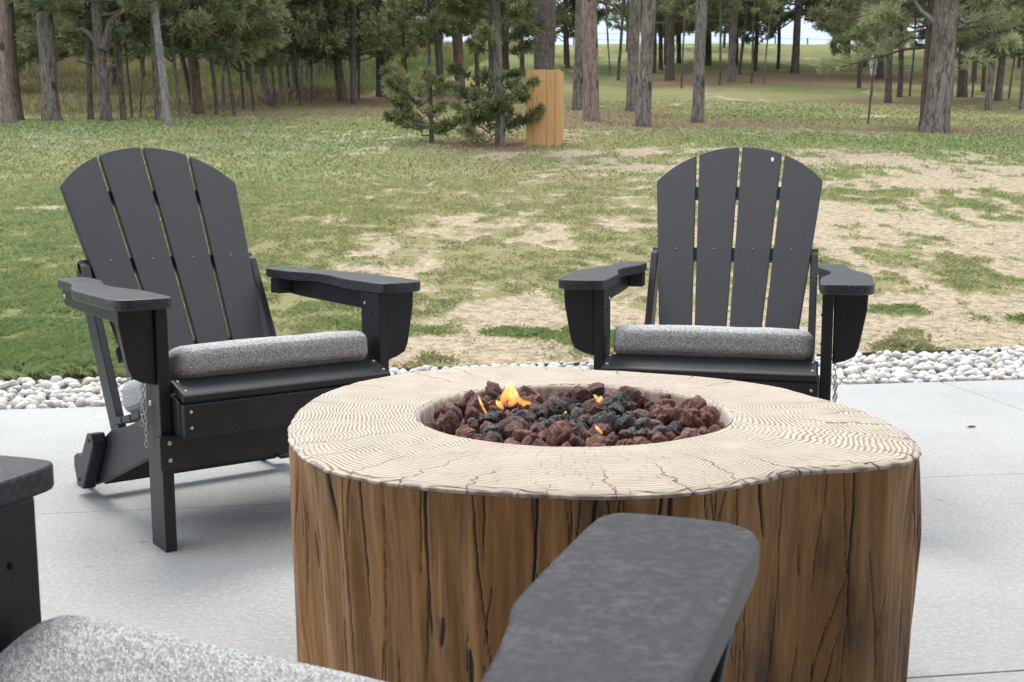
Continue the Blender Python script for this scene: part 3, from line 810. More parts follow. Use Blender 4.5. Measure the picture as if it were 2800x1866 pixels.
def where(x, y):
    a = x / y
    k = min(NICK, key=lambda k: abs(TREES[k][1] / TREES[k][2] - a)); d = a - TREES[k][1] / TREES[k][2]
    dist = 'close' if y < 45 else 'farther' if y < 58 else 'far'
    return '%s %s' % ('behind' if abs(d) < .006 else 'just right of' if 0 < d < .02 else 'just left of' if -.02 < d < 0 else 'right of' if d > 0 else 'left of', NICK[k]), dist
rs = np.random.default_rng(21)
def spread(n, alo, ahi, ylo, yhi, mind):
    out = []
    tries = 0
    while len(out) < n and tries < 4000:
        tries += 1
        y = ylo + (yhi - ylo) * rs.random() ** .9; a = rs.uniform(alo, ahi); x = a * y
        if all((x - q[0]) ** 2 + (y - q[1]) ** 2 > mind ** 2 for q in out) and all((x - T[1]) ** 2 + (y - T[2]) ** 2 > 1.0 for T in TREES.values()): out.append((x, y))
    return out
for i, (x, y) in enumerate(spread(74, -.50, -.075, 34, 70, 1.8)):
    put(YP, i % 4, x, y, rs.uniform(.8, 1.25), 'bushy young pine', 'young pines behind the left meadow')
for i, (x, y) in enumerate(spread(26, -.52, -.06, 58, 100, 3.2)):
    put(LP, i % 3, x, y, rs.uniform(.85, 1.25), 'tall dense pine', 'tall pines at the back of the left wood')
for i, (x, y) in enumerate(spread(30, .27, .56, 37, 64, 2.2)):
    put(YP, i % 4, x, y, rs.uniform(.8, 1.2), 'bushy young pine', 'young pines at the right')
for i, (x, y) in enumerate(spread(14, .30, .56, 60, 90, 3.0)):
    put(LP, i % 3, x, y, rs.uniform(.85, 1.2), 'tall dense pine', 'tall pines at the right')
for i, (x, y) in enumerate(spread(8, .03, .185, 46, 66, 3)):
    put(YP, i % 4, x, y, rs.uniform(.9, 1.3), 'young pine', 'young pines right of the cedar box')
CR = [(gp(1300, 150), 1.0), (gp(1530, 150), 1.1), (gp(1690, 150), 1.3), (gp(1735, 165), 1.0), (gp(1130, 170), 1.3), (gp(1200, 175), 1.1), (gp(1985, 155), 1.3), (gp(1945, 140), 1.0), (gp(1560, 146), 1.2)]
for i, ((x, y), s) in enumerate(CR):
    put(YP, i % 4, x, y, s * 1.15, 'young crest pine', 'young pines along the crest')
for i, (px_, py_, s) in enumerate([(1625, 150, 1.25), (1990, 150, 1.3), (1160, 160, 1.2), (2020, 180, 1.1)]):
    x, y = gp(px_, py_)
    put(LP, i % 3, x, y, s, 'tall crest pine', 'tall pines along the crest')

# ---- the two bushy conifers beside the cedar box
def bushy(px, py, w, seed, label, skirt, upper, H, lean, mat='bark_grey'):
    x, y = gp(px, py); z = gz(x, y)
    root = empty('bushy_conifer', (x, y, z)); tag(root, label, 'tree', 'bushy conifers beside the cedar box')
    r = width_m(w, y) / 2
    link_mesh('trunk', trunk_mesh(r, r * .8, H, lean, seed, .03, 14, .25), root, M[mat])
    a, b = crown(seed, *skirt, .095, .0085, 9, .34, mat='needle_olive', inner=.2, br=.012)
    link_mesh('lower_foliage', a, root); link_mesh('lower_branches', b, root)
    a, b = crown(seed + 1, *upper, .12, .0095, 9, .25, mat='needle_olive', inner=.25, br=.014)
    o1 = link_mesh('upper_foliage', a, root); o2 = link_mesh('upper_branches', b, root)
    for o in (o1, o2): o.location.x = lean[0] * 2.4
    for o in root.children:
        if o.name.startswith('lower_'): o.location.x = -.15
    return root
bushy(992, 329, 12, 500, 'left one of two bushy dark conifers, with a thin trunk', (.07, .98, lambda t: .72 * (1 - .30 * t), 20, 38), (1.45, 3.9, lambda t: .45 + .45 * t, 40, 36), 5.2, (-.01, 0), 'bark_dark')
bushy(1150, 336, 26, 520, 'right one of two bushy dark conifers, with a thicker pale trunk, beside the cedar box', (.07, .95, lambda t: .78 * (1 - .30 * t), 22, 40), (1.30, 4.2, lambda t: .70 + .5 * t, 60, 38), 5.6, (-.012, 0), 'bark_grey')

# ------------------------------------------------------------------ cedar box
t = NT('cedar')
vec = t.coord('Object', (1, 1, 0.10)); rnd = t.rnd()
off_ = t('ShaderNodeVectorMath', {0: vec, 1: t('ShaderNodeCombineXYZ', {'X': t.math('MULTIPLY', rnd, 20.0), 'Y': rnd}).outputs[0]}, operation='ADD').outputs[0]
n1 = t.noise(22, 4, .6, vec=off_, dist=1.2); n2 = t.noise(3, 3, .5)
c = t.ramp(n1, [(0.3, (0.60, 0.33, 0.13)), (0.5, (0.66, 0.42, 0.19)), (0.68, (0.42, 0.20, 0.07))])
v = t('ShaderNodeTexVoronoi', {'Vector': t.coord('Object', (1, 1, .7)), 'Scale': 5.5})
c = t.mix(t.ramp(v.outputs['Distance'], [(0.05, .9), (0.14, 0.0)]), c, (0.26, 0.11, 0.04))
M['cedar'] = t.set(t.mix(t.math('MULTIPLY', rnd, 0.6), c, (0.62, 0.33, 0.12)), 0.7)
x, y = gp(1252, 332); z = gz(x, y)
cb = empty('cedar_box', (x, y, z - .03), R(-9)); tag(cb, 'upright orange cedar board box standing on the lawn beside the right bushy conifer', 'box')
BW = width_m(80, y) * .97; BH = width_m(162, y) + .04
wds = [0.20, 0.40, 0.24, 0.16]; xx = -BW / 2
for k, wf in enumerate(wds):
    x1 = xx + wf * BW
    b = box(xx + .002, x1 - .002, -.2 - .004 * (k % 2), -.175, 0, BH - (.004, 0, .007, .003)[k], .003)
    link_mesh('plank', bm_mesh('plank', b), cb, M['cedar']); xx = x1
for sx in (-1, 1):
    for k in range(3):
        y0 = -.172 + k * .125
        xa, xb = sorted((sx * BW / 2, sx * (BW / 2 - .022)))
        link_mesh('plank', bm_mesh('plank', box(xa, xb, y0, y0 + .122, 0, BH - .014, .003)), cb, M['cedar'])
link_mesh('plank', bm_mesh('plank', box(-BW / 2, BW / 2, .206, .228, 0, BH - .014, .003)), cb, M['cedar'])
link_mesh('lid', bm_mesh('lid', box(-BW / 2 + .024, BW / 2 - .024, -.17, .2, BH - .05, BH - .025, .003)), cb, M['cedar'])

# ------------------------------------------------------------------ bird feeder on a pole, fences, stump
t = NT('feeder_blue'); M['fblue'] = t.set((0.45, 0.68, 0.80), 0.5)
t = NT('feeder_white'); M['fwhite'] = t.set((0.7, 0.7, 0.68), 0.5)
x, y = gp(1985, 262); 
x, y = gp(2004, 225); z = gz(x, y)
bf = empty('garden_ornament', (x, y, z)); tag(bf, 'small pale blue and white ornament on a thin pole left of the very thick pine', 'ornament')
hp = (225 - 176) * 2800 / 2353 / FPX * y
v, f = tube([(0, 0, -.1), (0, 0, hp)], [.012, .012], 8); link_mesh('pole', np_mesh('pole', v, f, True), bf, M['bark_dark'])
zs = np.array([0, .02, .10, .16, .17]) * 1.2; 
v, f = tube([(0, 0, hp + q) for q in zs], [.05, .09, .08, .10, .02], 12); link_mesh('body', np_mesh('body', v, f, True), bf, M['fwhite'])
v, f = tube([(0, 0, hp + .2 + q) for q in (0, .015, .18, .38, .46)], [.03, .11, .12, .08, .01], 14); link_mesh('cover', np_mesh('cover', v, f, True), bf, M['fblue'])

t = NT('weathered_post'); M['post'] = t.set(t.mix(t.noise(20, vec=t.coord('Object', (1, 1, .1))), (0.15, 0.13, 0.11), (0.30, 0.27, 0.24)), 0.95)
def fence(name, label, A, B, n, h, r, rails):
    root = empty(name, (A[0], A[1], gz(*A))); tag(root, label, 'fence')
    P = []
    for i in range(n):
        q = i / (n - 1); x = A[0] + (B[0] - A[0]) * q; y = A[1] + (B[1] - A[1]) * q
        o = (x - A[0], y - A[1], gz(x, y) - gz(*A)); P.append(o)
        v, f = tube([(0, 0, -.2), (0, 0, h * random.uniform(.92, 1.08))], [r, r * .85], 7)
        po = link_mesh('post', np_mesh('post', v, f, True), root, M['post']); po.location = o; po.rotation_euler = (random.gauss(0, .04), random.gauss(0, .04), 0)
    for k in rails:
        v, f = tube([(a[0], a[1], a[2] + h * k) for a in P], [.012] * n, 4)
        link_mesh('wire', np_mesh('wire', v, f, True), root, M['post'])
fence('wire_fence', 'weathered post and wire fence running back through the left wood', gp(645, 238), gp(785, 152), 13, 1.15, .07, (.35, .65, .9))
fence('crest_fence', 'post and wire fence along the crest of the slope', (4.0, 78), (33, 84), 14, 1.3, .06, (.3, .6, .9))
x, y = gp(623, 243); st = empty('tree_stump', (x, y, gz(x, y))); tag(st, 'low dark stump at the foot of the grey leaning pine', 'stump')
v, f = tube([(0, 0, -.1), (0, 0, .05), (.02, 0, .2), (.03, 0, .32), (.03, 0, .33)], [.26, .2, .17, .16, .02], 12, .15, 4); link_mesh('wood', np_mesh('wood', v, f, True), st, M['bark_dark'])

# ------------------------------------------------------------------ fire table
TC = (0.103, 1.98); TH = 0.45; RB = 0.262
def un(px, py, z):
    u, fy, dz = ray(px, py); tt = (z - CAM_H) / dz; return u * tt, fy * tt
_out = [(1190, 838), (1300, 843), (1372, 850), (1430, 852), (1500, 857), (1640, 867), (1770, 884), (1880, 910), (1960, 934), (2040, 963), (2083, 990), (2104, 1003), (2120, 1028), (2119, 1044), (2085, 1056), (2040, 1064), (1960, 1071), (1870, 1075), (1800, 1084), (1740, 1099), (1650, 1117), (1560, 1128), (1480, 1131), (1380, 1133), (1250, 1130), (1100, 1122), (950, 1110), (830, 1093), (740, 1070), (690, 1042), (668, 1018), (659, 992), (670, 960), (698, 927), (750, 898), (830, 874), (930, 856), (1050, 844), (1120, 839)]
_pol = sorted((math.atan2(y - TC[1], x - TC[0]), math.hypot(x - TC[0], y - TC[1])) for x, y in (un(a, b, TH) for a, b in _out))
_pa = np.array([a for a, r in _pol]); _pr = np.array([r for a, r in _pol])
_pa = np.concatenate([_pa - 2 * PI, _pa, _pa + 2 * PI]); _pr = np.tile(_pr, 3)
def outline(th):
    th = (np.asarray(th) + PI) % (2 * PI) - PI
    s = 0
    for d, w in ((-.05, .2), (-.025, .2), (0, .2), (.025, .2), (.05, .2)): s = s + w * np.interp(th + d, _pa, _pr)
    return s
def cyl_fbm(th, z, k, s, o=3):  # noise that closes around the stump
    return fbm(np.cos(th) * k + 30 + z * s, np.sin(th) * k + 60 + z * s * .37, o)
ft = empty('fire_table', (TC[0], TC[1], 0))
tag(ft, 'tree stump fire table with pale ring grained top and round bowl of lava rock', 'fire table')
# top disc
NTH, NR = 1500, 84
th = np.linspace(0, 2 * PI, NTH, endpoint=False)
Ro = outline(th) * (1 + .010 * (cyl_fbm(th, 0 * th, 26, 0) - .5)) 
tt = np.linspace(0, 1, NR) ** 0.9
TT, THH = np.meshgrid(tt, th, indexing='ij')
RR = RB + (Ro[None] - 0.004 - RB) * TT
ZZ = np.full_like(RR, TH) + .0035 * (fbm(RR * np.cos(THH) * 7, RR * np.sin(THH) * 7, 3) - .5)
ZZ -= .004 * smoothstep(.97, 1.0, TT) + .004 * smoothstep(.02, 0, TT)
ring = TT * 32
rows = [np.stack([RR * np.cos(THH), RR * np.sin(THH), ZZ], -1)]
# rounded lip outside
lip = []
for rr_, zz_ in ((0.001, -.0045), (.0025, -.0065), (.002, -.0085), (.000, -.0100), (-.010, -.0105)):
    r = Ro - .004 + rr_ + .0016 * (cyl_fbm(th, 0 * th + rr_ * 200, 60, 1) - .5)
    lip.append(np.stack([r * np.cos(th), r * np.sin(th), TH + zz_ + 0 * th], -1))
V = np.concatenate([rows[0].reshape(-1, 3), np.concatenate(lip)])
n_ = NR + 5; ii = np.arange(n_ * NTH).reshape(n_, NTH); jj = np.roll(ii, -1, 1)
me = np_mesh('table_top', V, np.stack([ii[:-1], ii[1:], jj[1:], jj[:-1]], -1).reshape(-1, 4), True)
wav = (cyl_fbm(THH, TT * 2, 8, .35, 2) - .5) * 2
zig = (cyl_fbm(THH, TT * .8, 17, .5, 2) - .5) * 2
side = np.abs(np.cos(THH)) ** 2
rv = ring + wav * 2.2 + zig * (.05 + .15 * side) * (1 - .4 * TT)
rv = np.concatenate([rv.ravel(), np.repeat(rv[-1][None], 5, 0).ravel()])
uu = np.concatenate([(THH * 0.42).ravel(), np.tile(th * .42, 5)])
tz = np.concatenate([TT.ravel(), np.ones(5 * NTH)])
for nm, arr in (('ring', rv), ('arc', uu), ('rad', tz)):
    a = me.attributes.new(nm, 'FLOAT', 'POINT'); a.data.foreach_set('value', arr.astype(np.float32))
t = NT('weathered_wood_end_grain')
oc = t.coord()
ringv, arc, rad = t.attr('ring'), t.attr('arc'), t.attr('rad')
fine = t.noise(120, 3, .6, vec=oc); med = t.noise(30, 4, .6, vec=oc); big = t.noise(4.5, 4, .6, vec=oc)
wv1 = t.noise(13, 3, .5, vec=oc)
rp = t.math('ADD', ringv, t.math('ADD', t.math('MULTIPLY', t.math('SUBTRACT', med, .5), .22), t.math('MULTIPLY', t.math('SUBTRACT', wv1, .5), 3.4)))
fr = t.math('FRACT', rp)
line = t.ramp(fr, [(0.0, 1.0), (0.16, .9), (0.36, 0.0), (0.86, 0.0), (1.0, 1.0)])
mednz = t.math('MULTIPLY', t.math('SUBTRACT', med, .5), .35)
def checks(per_ring, k, width, seed):
    row = t.math('FLOOR', t.math('ADD', t.math('MULTIPLY', rp, per_ring), seed))
    hsh = t('ShaderNodeTexWhiteNoise', {'W': row}, noise_dimensions='1D').outputs[0]
    ph = t.math('ADD', t.math('ADD', t.math('MULTIPLY', arc, k), t.math('MULTIPLY', hsh, 9.0)), mednz)
    col_ = t.math('FLOOR', ph)
    h2 = t('ShaderNodeTexWhiteNoise', {'Vector': t('ShaderNodeCombineXYZ', {'X': row, 'Y': col_}).outputs[0]}, noise_dimensions='3D').outputs[0]
    ln = t.ramp(t.math('FRACT', ph), [(0.0, 1.0), (width * .5, 1.0), (width, 0.0)])
    return t.math('MULTIPLY', ln, t.ramp(h2, [(0.35, 0.0), (0.8, 1.0)]))
crk = t.math('MULTIPLY', checks(.45, 46.0, .10, 0.3), t.ramp(t.noise(8, 3, .5, vec=oc), [(0.36, 0.25), (0.6, 1.0)]))
ph2 = t.math('ADD', t.math('MULTIPLY', arc, 13.0), t.math('MULTIPLY', t.math('SUBTRACT', t.noise(14, 3, .6, vec=oc), .5), .9))
h2 = t('ShaderNodeTexWhiteNoise', {'W': t.math('FLOOR', ph2)}, noise_dimensions='1D').outputs[0]
crk2 = t.math('MULTIPLY', t.ramp(t.math('FRACT', ph2), [(0.0, 1.0), (.018, 1.0), (.04, 0.0)]), t.ramp(t.math('ADD', rad, t.math('MULTIPLY', h2, -.9)), [(0.12, 0.0), (0.35, 1.0)]))
rm = t.math('MULTIPLY', line, t.ramp(t.noise(16, 4, .6, vec=oc), [(0.30, 0.55), (0.60, 1.0)]))
c = t.mix(big, (0.56, 0.475, 0.39), (0.70, 0.62, 0.525))
c = t.mix(t.ramp(med, [(0.5, 0.0), (0.8, .45)]), c, (0.48, 0.385, 0.30))
dark = t.math('MAXIMUM', t.math('MULTIPLY', rm, .75), t.math('MAXIMUM', t.math('MULTIPLY', crk, .7), crk2))
c = t.mix(dark, c, (0.15, 0.105, 0.078))
h = t.math('SUBTRACT', t.math('MULTIPLY', fine, .25), dark)
M['top'] = t.set(c, .8, t.bump(h, .7, .003))
link_mesh('table_top', me, ft, M['top'])
# bowl wall and floor
BTH = 400; tb = np.linspace(0, 2 * PI, BTH, endpoint=False)
prof = [(RB, -.002), (RB - .003, -.004), (RB - .005, -.010), (RB - .007, -.04), (RB - .010, -.085)]
vv = np.concatenate([np.stack([(r + .0012 * (cyl_fbm(tb, 0 * tb, 40, 1, 2) - .5)) * np.cos(tb), r * np.sin(tb), TH + z + 0 * tb], -1) for r, z in prof])
ii = np.arange(len(prof) * BTH).reshape(-1, BTH); jj = np.roll(ii, -1, 1)
t = NT('bowl_wall_wood')
st = t.noise(60, 4, .65, vec=t.coord('Object', (1, 1, .12)))
M['bowl'] = t.set(t.mix(t.ramp(st, [(0.40, 0.0), (0.62, 1.0)]), (0.45, 0.37, 0.31), (0.74, 0.66, 0.58)), .85, t.bump(st, .5, .003))
link_mesh('bowl_wall', np_mesh('bowl_wall', vv, np.stack([ii[:-1], ii[1:], jj[1:], jj[:-1]], -1).reshape(-1, 4), True), ft, M['bowl'])
t = NT('burner_pan'); M['pan'] = t.set((0.02, 0.02, 0.02), .7)
v, f = tube([(0, 0, .33), (0, 0, .372), (0, 0, .374)], [RB - .003, RB - .003, .002], 64); link_mesh('burner_pan', np_mesh('burner_pan', v, f, True), ft, M['pan'])
# stump body with carved splits
NB, NZ = 1900, 96
th = np.linspace(0, 2 * PI, NB, endpoint=False)
zz = np.linspace(0, TH - .0100, NZ)
Z2, T2 = np.meshgrid(zz, th, indexing='ij')
Rb = outline(T2) * (1 + .010 * (cyl_fbm(T2, 0 * T2, 26, 0) - .5)) - .0035
low = 1 - Z2 / TH
Rb = Rb - .020 * low ** 1.2 + .044 * (cyl_fbm(T2, Z2 * .9, 5, .8, 3) - .5) * smoothstep(0, .35, low) * 1.3
Rb += .008 * (cyl_fbm(T2, Z2 * 3, 16, 1, 3) - .5) * smoothstep(0, .1, low)
Rb += .0015 * (cyl_fbm(T2, Z2 * 4, 90, 1, 2) - .5)
Rb -= .004 * smoothstep(.02, 0, low)
crack = np.zeros_like(Rb)
rs = np.random.default_rng(77)
Rm = .47
for k in range(340):
    th0 = rs.random() * 2 * PI
    kind = rs.random()
    if kind < .30: z1 = TH - .010; L_ = rs.uniform(.05, .30); z0 = z1 - L_
    else: z1 = rs.uniform(.08, .42); L_ = rs.uniform(.04, .26); z0 = z1 - L_
    w0 = rs.uniform(.00005, .0007) * (2.6 if kind < .07 else 1)
    if kind > .93: w0 = rs.uniform(.003, .005); L_ = rs.uniform(.03, .06); z0 = z1 - L_
    d1, d2, p1, p2 = rs.normal(0, .028), rs.uniform(.0003, .0014), rs.random() * 6, rs.random() * 6
    if k < 30:
        z1 = TH - .010; L_ = rs.uniform(.06, .34); z0 = z1 - L_; kind = 0; w0 = rs.uniform(.0008, .0034); th0 = k / 30 * 2 * PI + rs.normal(0, .08)
    rws = np.where((zz >= z0) & (zz <= z1))[0]
    for r_ in rws:
        s = (zz[r_] - z0) / max(z1 - z0, 1e-3)
        w = w0 * (math.sin(PI * min(s, 1)) ** .5 if kind >= .30 else min(1, s * 1.5) ** .6) + .0002
        tc_ = th0 + (d1 * (s - .5) * L_ * 3 + d2 * math.sin(p1 + s * L_ * 24) + .0004 * math.sin(p2 + zz[r_] * 130)) / Rm
        c0 = int((tc_ % (2 * PI)) / (2 * PI) * NB); wn_ = 7
        cs = np.arange(c0 - wn_, c0 + wn_ + 1)
        dd = np.abs((cs / NB * 2 * PI - (tc_ % (2 * PI))) * Rm)
        cs = cs % NB
        val = np.clip(1 - (dd - w * .5) / (w * .5 + .00060), 0, 1)
        crack[r_, cs] = np.maximum(crack[r_, cs], val)
Rb -= .0032 * crack
V = np.stack([Rb * np.cos(T2), Rb * np.sin(T2), Z2], -1).reshape(-1, 3)
ii = np.arange(NZ * NB).reshape(NZ, NB); jj = np.roll(ii, -1, 1)
me = np_mesh('stump_body', V, np.stack([ii[:-1], jj[:-1], jj[1:], ii[1:]], -1).reshape(-1, 4), True)
a = me.attributes.new('crack', 'FLOAT', 'POINT'); a.data.foreach_set('value', crack.ravel().astype(np.float32))
t = NT('stained_stump_side')
st = t.coord('Object', (1, 1, .09)); st2 = t.coord('Object', (1, 1, .35))
g1 = t.noise(75, 5, .65, vec=st, dist=.6); g2 = t.noise(12, 4, .6, vec=st2); g3 = t.noise(6, 4, .55, vec=st2, dist=.5); g4 = t.noise(260, 3, .6, vec=st)
c = t.mix(t.ramp(g2, [(0.35, 0.0), (0.66, 1.0)]), (0.52, 0.255, 0.080), (0.37, 0.19, 0.066))
c = t.mix(t.ramp(g1, [(0.40, 0.0), (0.72, .75)]), c, (0.18, 0.09, 0.042))
c = t.mix(t.ramp(g3, [(0.53, 0.0), (0.68, .85)]), c, (0.075, 0.045, 0.032))
c = t.mix(t.ramp(g4, [(0.52, 0.0), (0.75, .45)]), c, (0.48, 0.285, 0.13))
c = t.mix(t.ramp(t.attr('crack'), [(0.20, 0.0), (0.9, 1.0)]), c, (0.018, 0.012, 0.010))
M['side'] = t.set(c, t.ramp(g2, [(0.3, .5), (0.7, .66)]), t.bump(t.math('ADD', g1, t.math('MULTIPLY', g4, .4)), .35, .0025))
link_mesh('stump_body', me, ft, M['side'])

# ------------------------------------------------------------------ lava rocks
def rockmat(name, a, b_, c_):
    t = NT(name)
    off = t('ShaderNodeVectorMath', {0: t.coord(), 1: t('ShaderNodeCombineXYZ', {'X': t.math('MULTIPLY', t.rnd(), 30.0)}).outputs[0]}, operation='ADD').outputs[0]
    n = t.noise(4.0, 6, .75, vec=off); v = t('ShaderNodeTexVoronoi', {'Vector': off, 'Scale': 9.0})
    col = t.ramp(n, [(0.38, a), (0.5, b_), (0.64, c_)])
    col = t.mix(t.math('MULTIPLY', t.rnd(), .25), col, a)
    pit = t.ramp(v.outputs['Distance'], [(0.0, 0.0), (0.35, 1.0)])
    col = t.mix(t.math('MULTIPLY', t.math('SUBTRACT', 1.0, pit), .5), col, (0.05, .035, .033))
    return t.set(col, .95, t.bump(t.math('ADD', n, t.math('MULTIPLY', pit, .5)), .8, .012))
RM = [rockmat('red_lava', (0.20, 0.085, 0.066), (0.37, 0.185, 0.15), (0.60, 0.41, 0.36)),
      rockmat('maroon_lava', (0.13, 0.068, 0.06), (0.26, 0.15, 0.13), (0.48, 0.33, 0.30)),
      rockmat('black_lava', (0.065, 0.058, 0.058), (0.17, 0.155, 0.155), (0.40, 0.38, 0.38))]
rprot = {}
for k in range(13):
    rr = np.random.default_rng(900 + k)
    v = IC4[0] * 1.0
    for sc, am in ((1.1, .34), (2.4, .24), (6.0, .13), (13., .08)):
        o = rr.random(3) * 50
        n = fbm(v[:, 0] * sc + o[0] + v[:, 2] * sc * .6, v[:, 1] * sc + o[1] - v[:, 2] * sc * .8, 2)
        v = v * (1 + (n - .5) * 2 * am)[:, None]
    # chipped flat faces
    for _ in range(7):
        d = rr.normal(size=3); d /= np.linalg.norm(d); h_ = rr.uniform(.62, .85)
        q = v @ d; v = v - np.maximum(q - h_, 0)[:, None] * d * .85
    v = v * np.array([1, rr.uniform(.68, .9), rr.uniform(.6, .85)])
    for m_ in range(3):
        me = np_mesh('lava_rock', v, IC4[1], True); me.materials.append(RM[m_]); rprot[k, m_] = me
rs = np.random.default_rng(31)
RW = ['brick red', 'dark maroon', 'sooty black']
placed = []
def rock(x, y, z, s, m_, where):
    o = bpy.data.objects.new('lava_rock', rprot[int(rs.integers(13)), m_]); C.objects.link(o)
    o.location = (TC[0] + x, TC[1] + y, z); o.scale = (s, s, s); o.rotation_euler = (rs.random() * 6.28, rs.random() * 6.28, rs.random() * 6.28)
    tag(o, '%s porous lava rock %s' % (RW[m_], where), 'rock', 'lava rocks in the fire bowl')
def hexpts(sp, rmax):
    out = []
    for i in range(-20, 21):
        for j in range(-20, 21):
            x = (i + .5 * (j % 2)) * sp + rs.normal(0, sp * .15); y = j * sp * .87 + rs.normal(0, sp * .15)
            if math.hypot(x, y) < rmax: out.append((x, y))
    return out
for lay, (sp, z, rmax) in enumerate(((.043, .401, .240), (.036, .4290, .240))):
    for x, y in hexpts(sp, rmax):
        rad_ = math.hypot(x, y) / .245
        if lay and rs.random() < .05: continue
        s = rs.choice([.0145, .018, .021, .0255], p=[.32, .36, .24, .08]) * rs.uniform(.9, 1.1) * (1.12 if lay == 0 else 1)
        soot = rad_ * 1.0 + .35 * (float(vnoise(np.array(x * 14 + 50.), np.array(y * 14 + 9.))) - .5) + .12 * (y < -.05) * 0
        m_ = (2 if rs.random() < .86 else 1) if soot < .47 else (2 if rs.random() < .25 else 1 if rs.random() < .7 else 0) if soot < .68 else (1 if rs.random() < .35 else 0)
        sect = 'in the centre of the bowl' if rad_ < .4 else 'near the %s rim of the bowl' % (('back' if y > 0 else 'front') if abs(y) > abs(x) else ('right' if x > 0 else 'left')) if rad_ > .75 else 'halfway to the %s rim of the bowl' % (('back' if y > 0 else 'front') if abs(y) > abs(x) else ('right' if x > 0 else 'left'))
        rock(x, y, z + .008 * (1 - rad_) + rs.normal(0, .0025) + (.012 if rs.random() < .1 and lay else 0) , s * min(1, 1), m_, sect)
for px_, py_, s, m_ in ((1366, 905, .024, 1), (1135, 905, .021, 1), (1335, 912, .022, 1), (1450, 912, .025, 1), (1630, 965, .023, 0), (1080, 925, .02, 1), (1284, 1005, .026, 0), (1605, 935, .022, 0)):
    x, y = un(px_, py_, .445); rock(x - TC[0], y - TC[1], .446, s, m_, 'on top of the pile near the rim')
# flat burner screen seen between the rocks
b = bmesh.new()
x, y = un(1200, 990, .432); x -= TC[0]; y -= TC[1]
for k in range(9): box(x - .05, x + .05, y - .022 + k * .0055, y - .0205 + k * .0055, .4375, .439, 0, bm=b)
for k in range(15): box(x - .05 + k * .007, x - .0487 + k * .007, y - .024, y + .026, .4391, .4401, 0, bm=b)
link_mesh('burner_screen', bm_mesh('burner_screen', b), ft, M['pan'])

# ------------------------------------------------------------------ flames
t = NT('flame')
g = t('ShaderNodeSeparateXYZ', {0: t('ShaderNodeTexCoord').outputs['Generated']}).outputs[2]
lw = t('ShaderNodeLayerWeight', {'Blend': .35}).outputs['Facing']
em = t('ShaderNodeEmission', {'Color': t.ramp(g, [(0.0, (1.0, .30, .06)), (0.35, (1.0, .42, .08)), (0.75, (1.0, .62, .20))]), 'Strength': 1.25})
tr = t('ShaderNodeBsdfTransparent')
al = t.math('MULTIPLY', t.ramp(g, [(0.0, .10), (0.25, .6), (0.7, .85), (1.0, .25)]), t.ramp(lw, [(0.1, .72), (0.75, 0.0)]))
al = t.math('MULTIPLY', al, t.ramp(t.noise(70, 3, .6), [(0.32, .35), (0.6, 1.0)]))
ms = t('ShaderNodeMixShader', {0: al}); t.l.new(tr.outputs[0], ms.inputs[1]); t.l.new(em.outputs[0], ms.inputs[2])
t.l.new(ms.outputs[0], [n for n in t.n if n.type == 'OUTPUT_MATERIAL'][0].inputs[0]); M['flame'] = t.m
def flame(px_, py_, ribbons, label):
    """each ribbon: list of (photo x, photo y, half width in photo units), standing upright over the rocks"""
    x, y = un(px_, py_, .44)
    root = empty('flame', (x, y, .436)); tag(root, label, 'flame', 'flames between the lava rocks')
    for k, rb in enumerate(ribbons):
        Yk = y + .006 * (k % 3 - 1); pts = []; rr_ = []
        for (a, b_, w) in rb:
            u, fy, dz = ray(a, b_); q = Yk / fy
            pts.append((u * q - x, Yk - y, CAM_H + dz * q - .436)); rr_.append(w * 2800 / 2353 / FPX * Yk)
        pts = np.array(pts); n = len(pts); s0 = np.arange(n); s1 = np.linspace(0, n - 1, 26)
        P = np.stack([np.interp(s1, s0, pts[:, c]) for c in range(3)], -1)
        for _ in range(2): P[1:-1] = (P[:-2] + P[1:-1] * 2 + P[2:]) / 4
        rad = np.interp(s1, s0, rr_); rad[0] = rad[-1] = .0002
        for _ in range(2): rad[1:-1] = (rad[:-2] + rad[1:-1] * 2 + rad[2:]) / 4
        v, f = tube(P, rad, 14, .5, k * 3 + int(px_), 80)
        v[:, 1] = (Yk - y) + (v[:, 1] - (Yk - y)) * .45
        link_mesh('tongue', np_mesh('tongue', v, f, True), root, M['flame'])
flame(1172, 940, [[(1170, 876, 4), (1173, 884, 12), (1170, 896, 9), (1163, 908, 9), (1158, 920, 9), (1158, 932, 5)], [(1176, 888, 4), (1183, 900, 6), (1188, 912, 5), (1196, 923, 6), (1208, 930, 9), (1216, 933, 10), (1222, 938, 4)],
                  [(1174, 896, 3), (1172, 908, 6), (1176, 922, 8), (1172, 936, 5)], [(1140, 920, 3), (1147, 928, 6), (1153, 938, 5), (1156, 944, 2)], [(1168, 900, 4), (1178, 915, 7), (1186, 930, 6)]], 'tallest yellow orange flame at the back left of the fire bowl')
flame(1112, 952, [[(1098, 908, 1), (1103, 922, 2.5), (1109, 936, 3), (1119, 953, 3), (1123, 958, 1)]], 'thin orange flame licking left of the tallest flame')
flame(1374, 934, [[(1363, 907, 1), (1368, 911, 4), (1374, 918, 4), (1376, 928, 5), (1380, 932, 5)], [(1382, 910, 2), (1380, 917, 5), (1374, 924, 3)]], 'low orange flame between rocks at the back middle of the bowl')
flame(1298, 957, [[(1301, 944, 1), (1299, 950, 4), (1296, 958, 2)]], 'tiny orange flame in the centre of the bowl')
flame(1236, 937, [[(1228, 934, 1), (1236, 934, 3), (1244, 936, 1)]], 'tiny flame just right of the tallest flame')
flame(1378, 996, [[(1367, 976, 1), (1372, 984, 3.5), (1379, 991, 3), (1385, 999, 1)]], 'small yellow flame leaning left near the front right of the bowl')
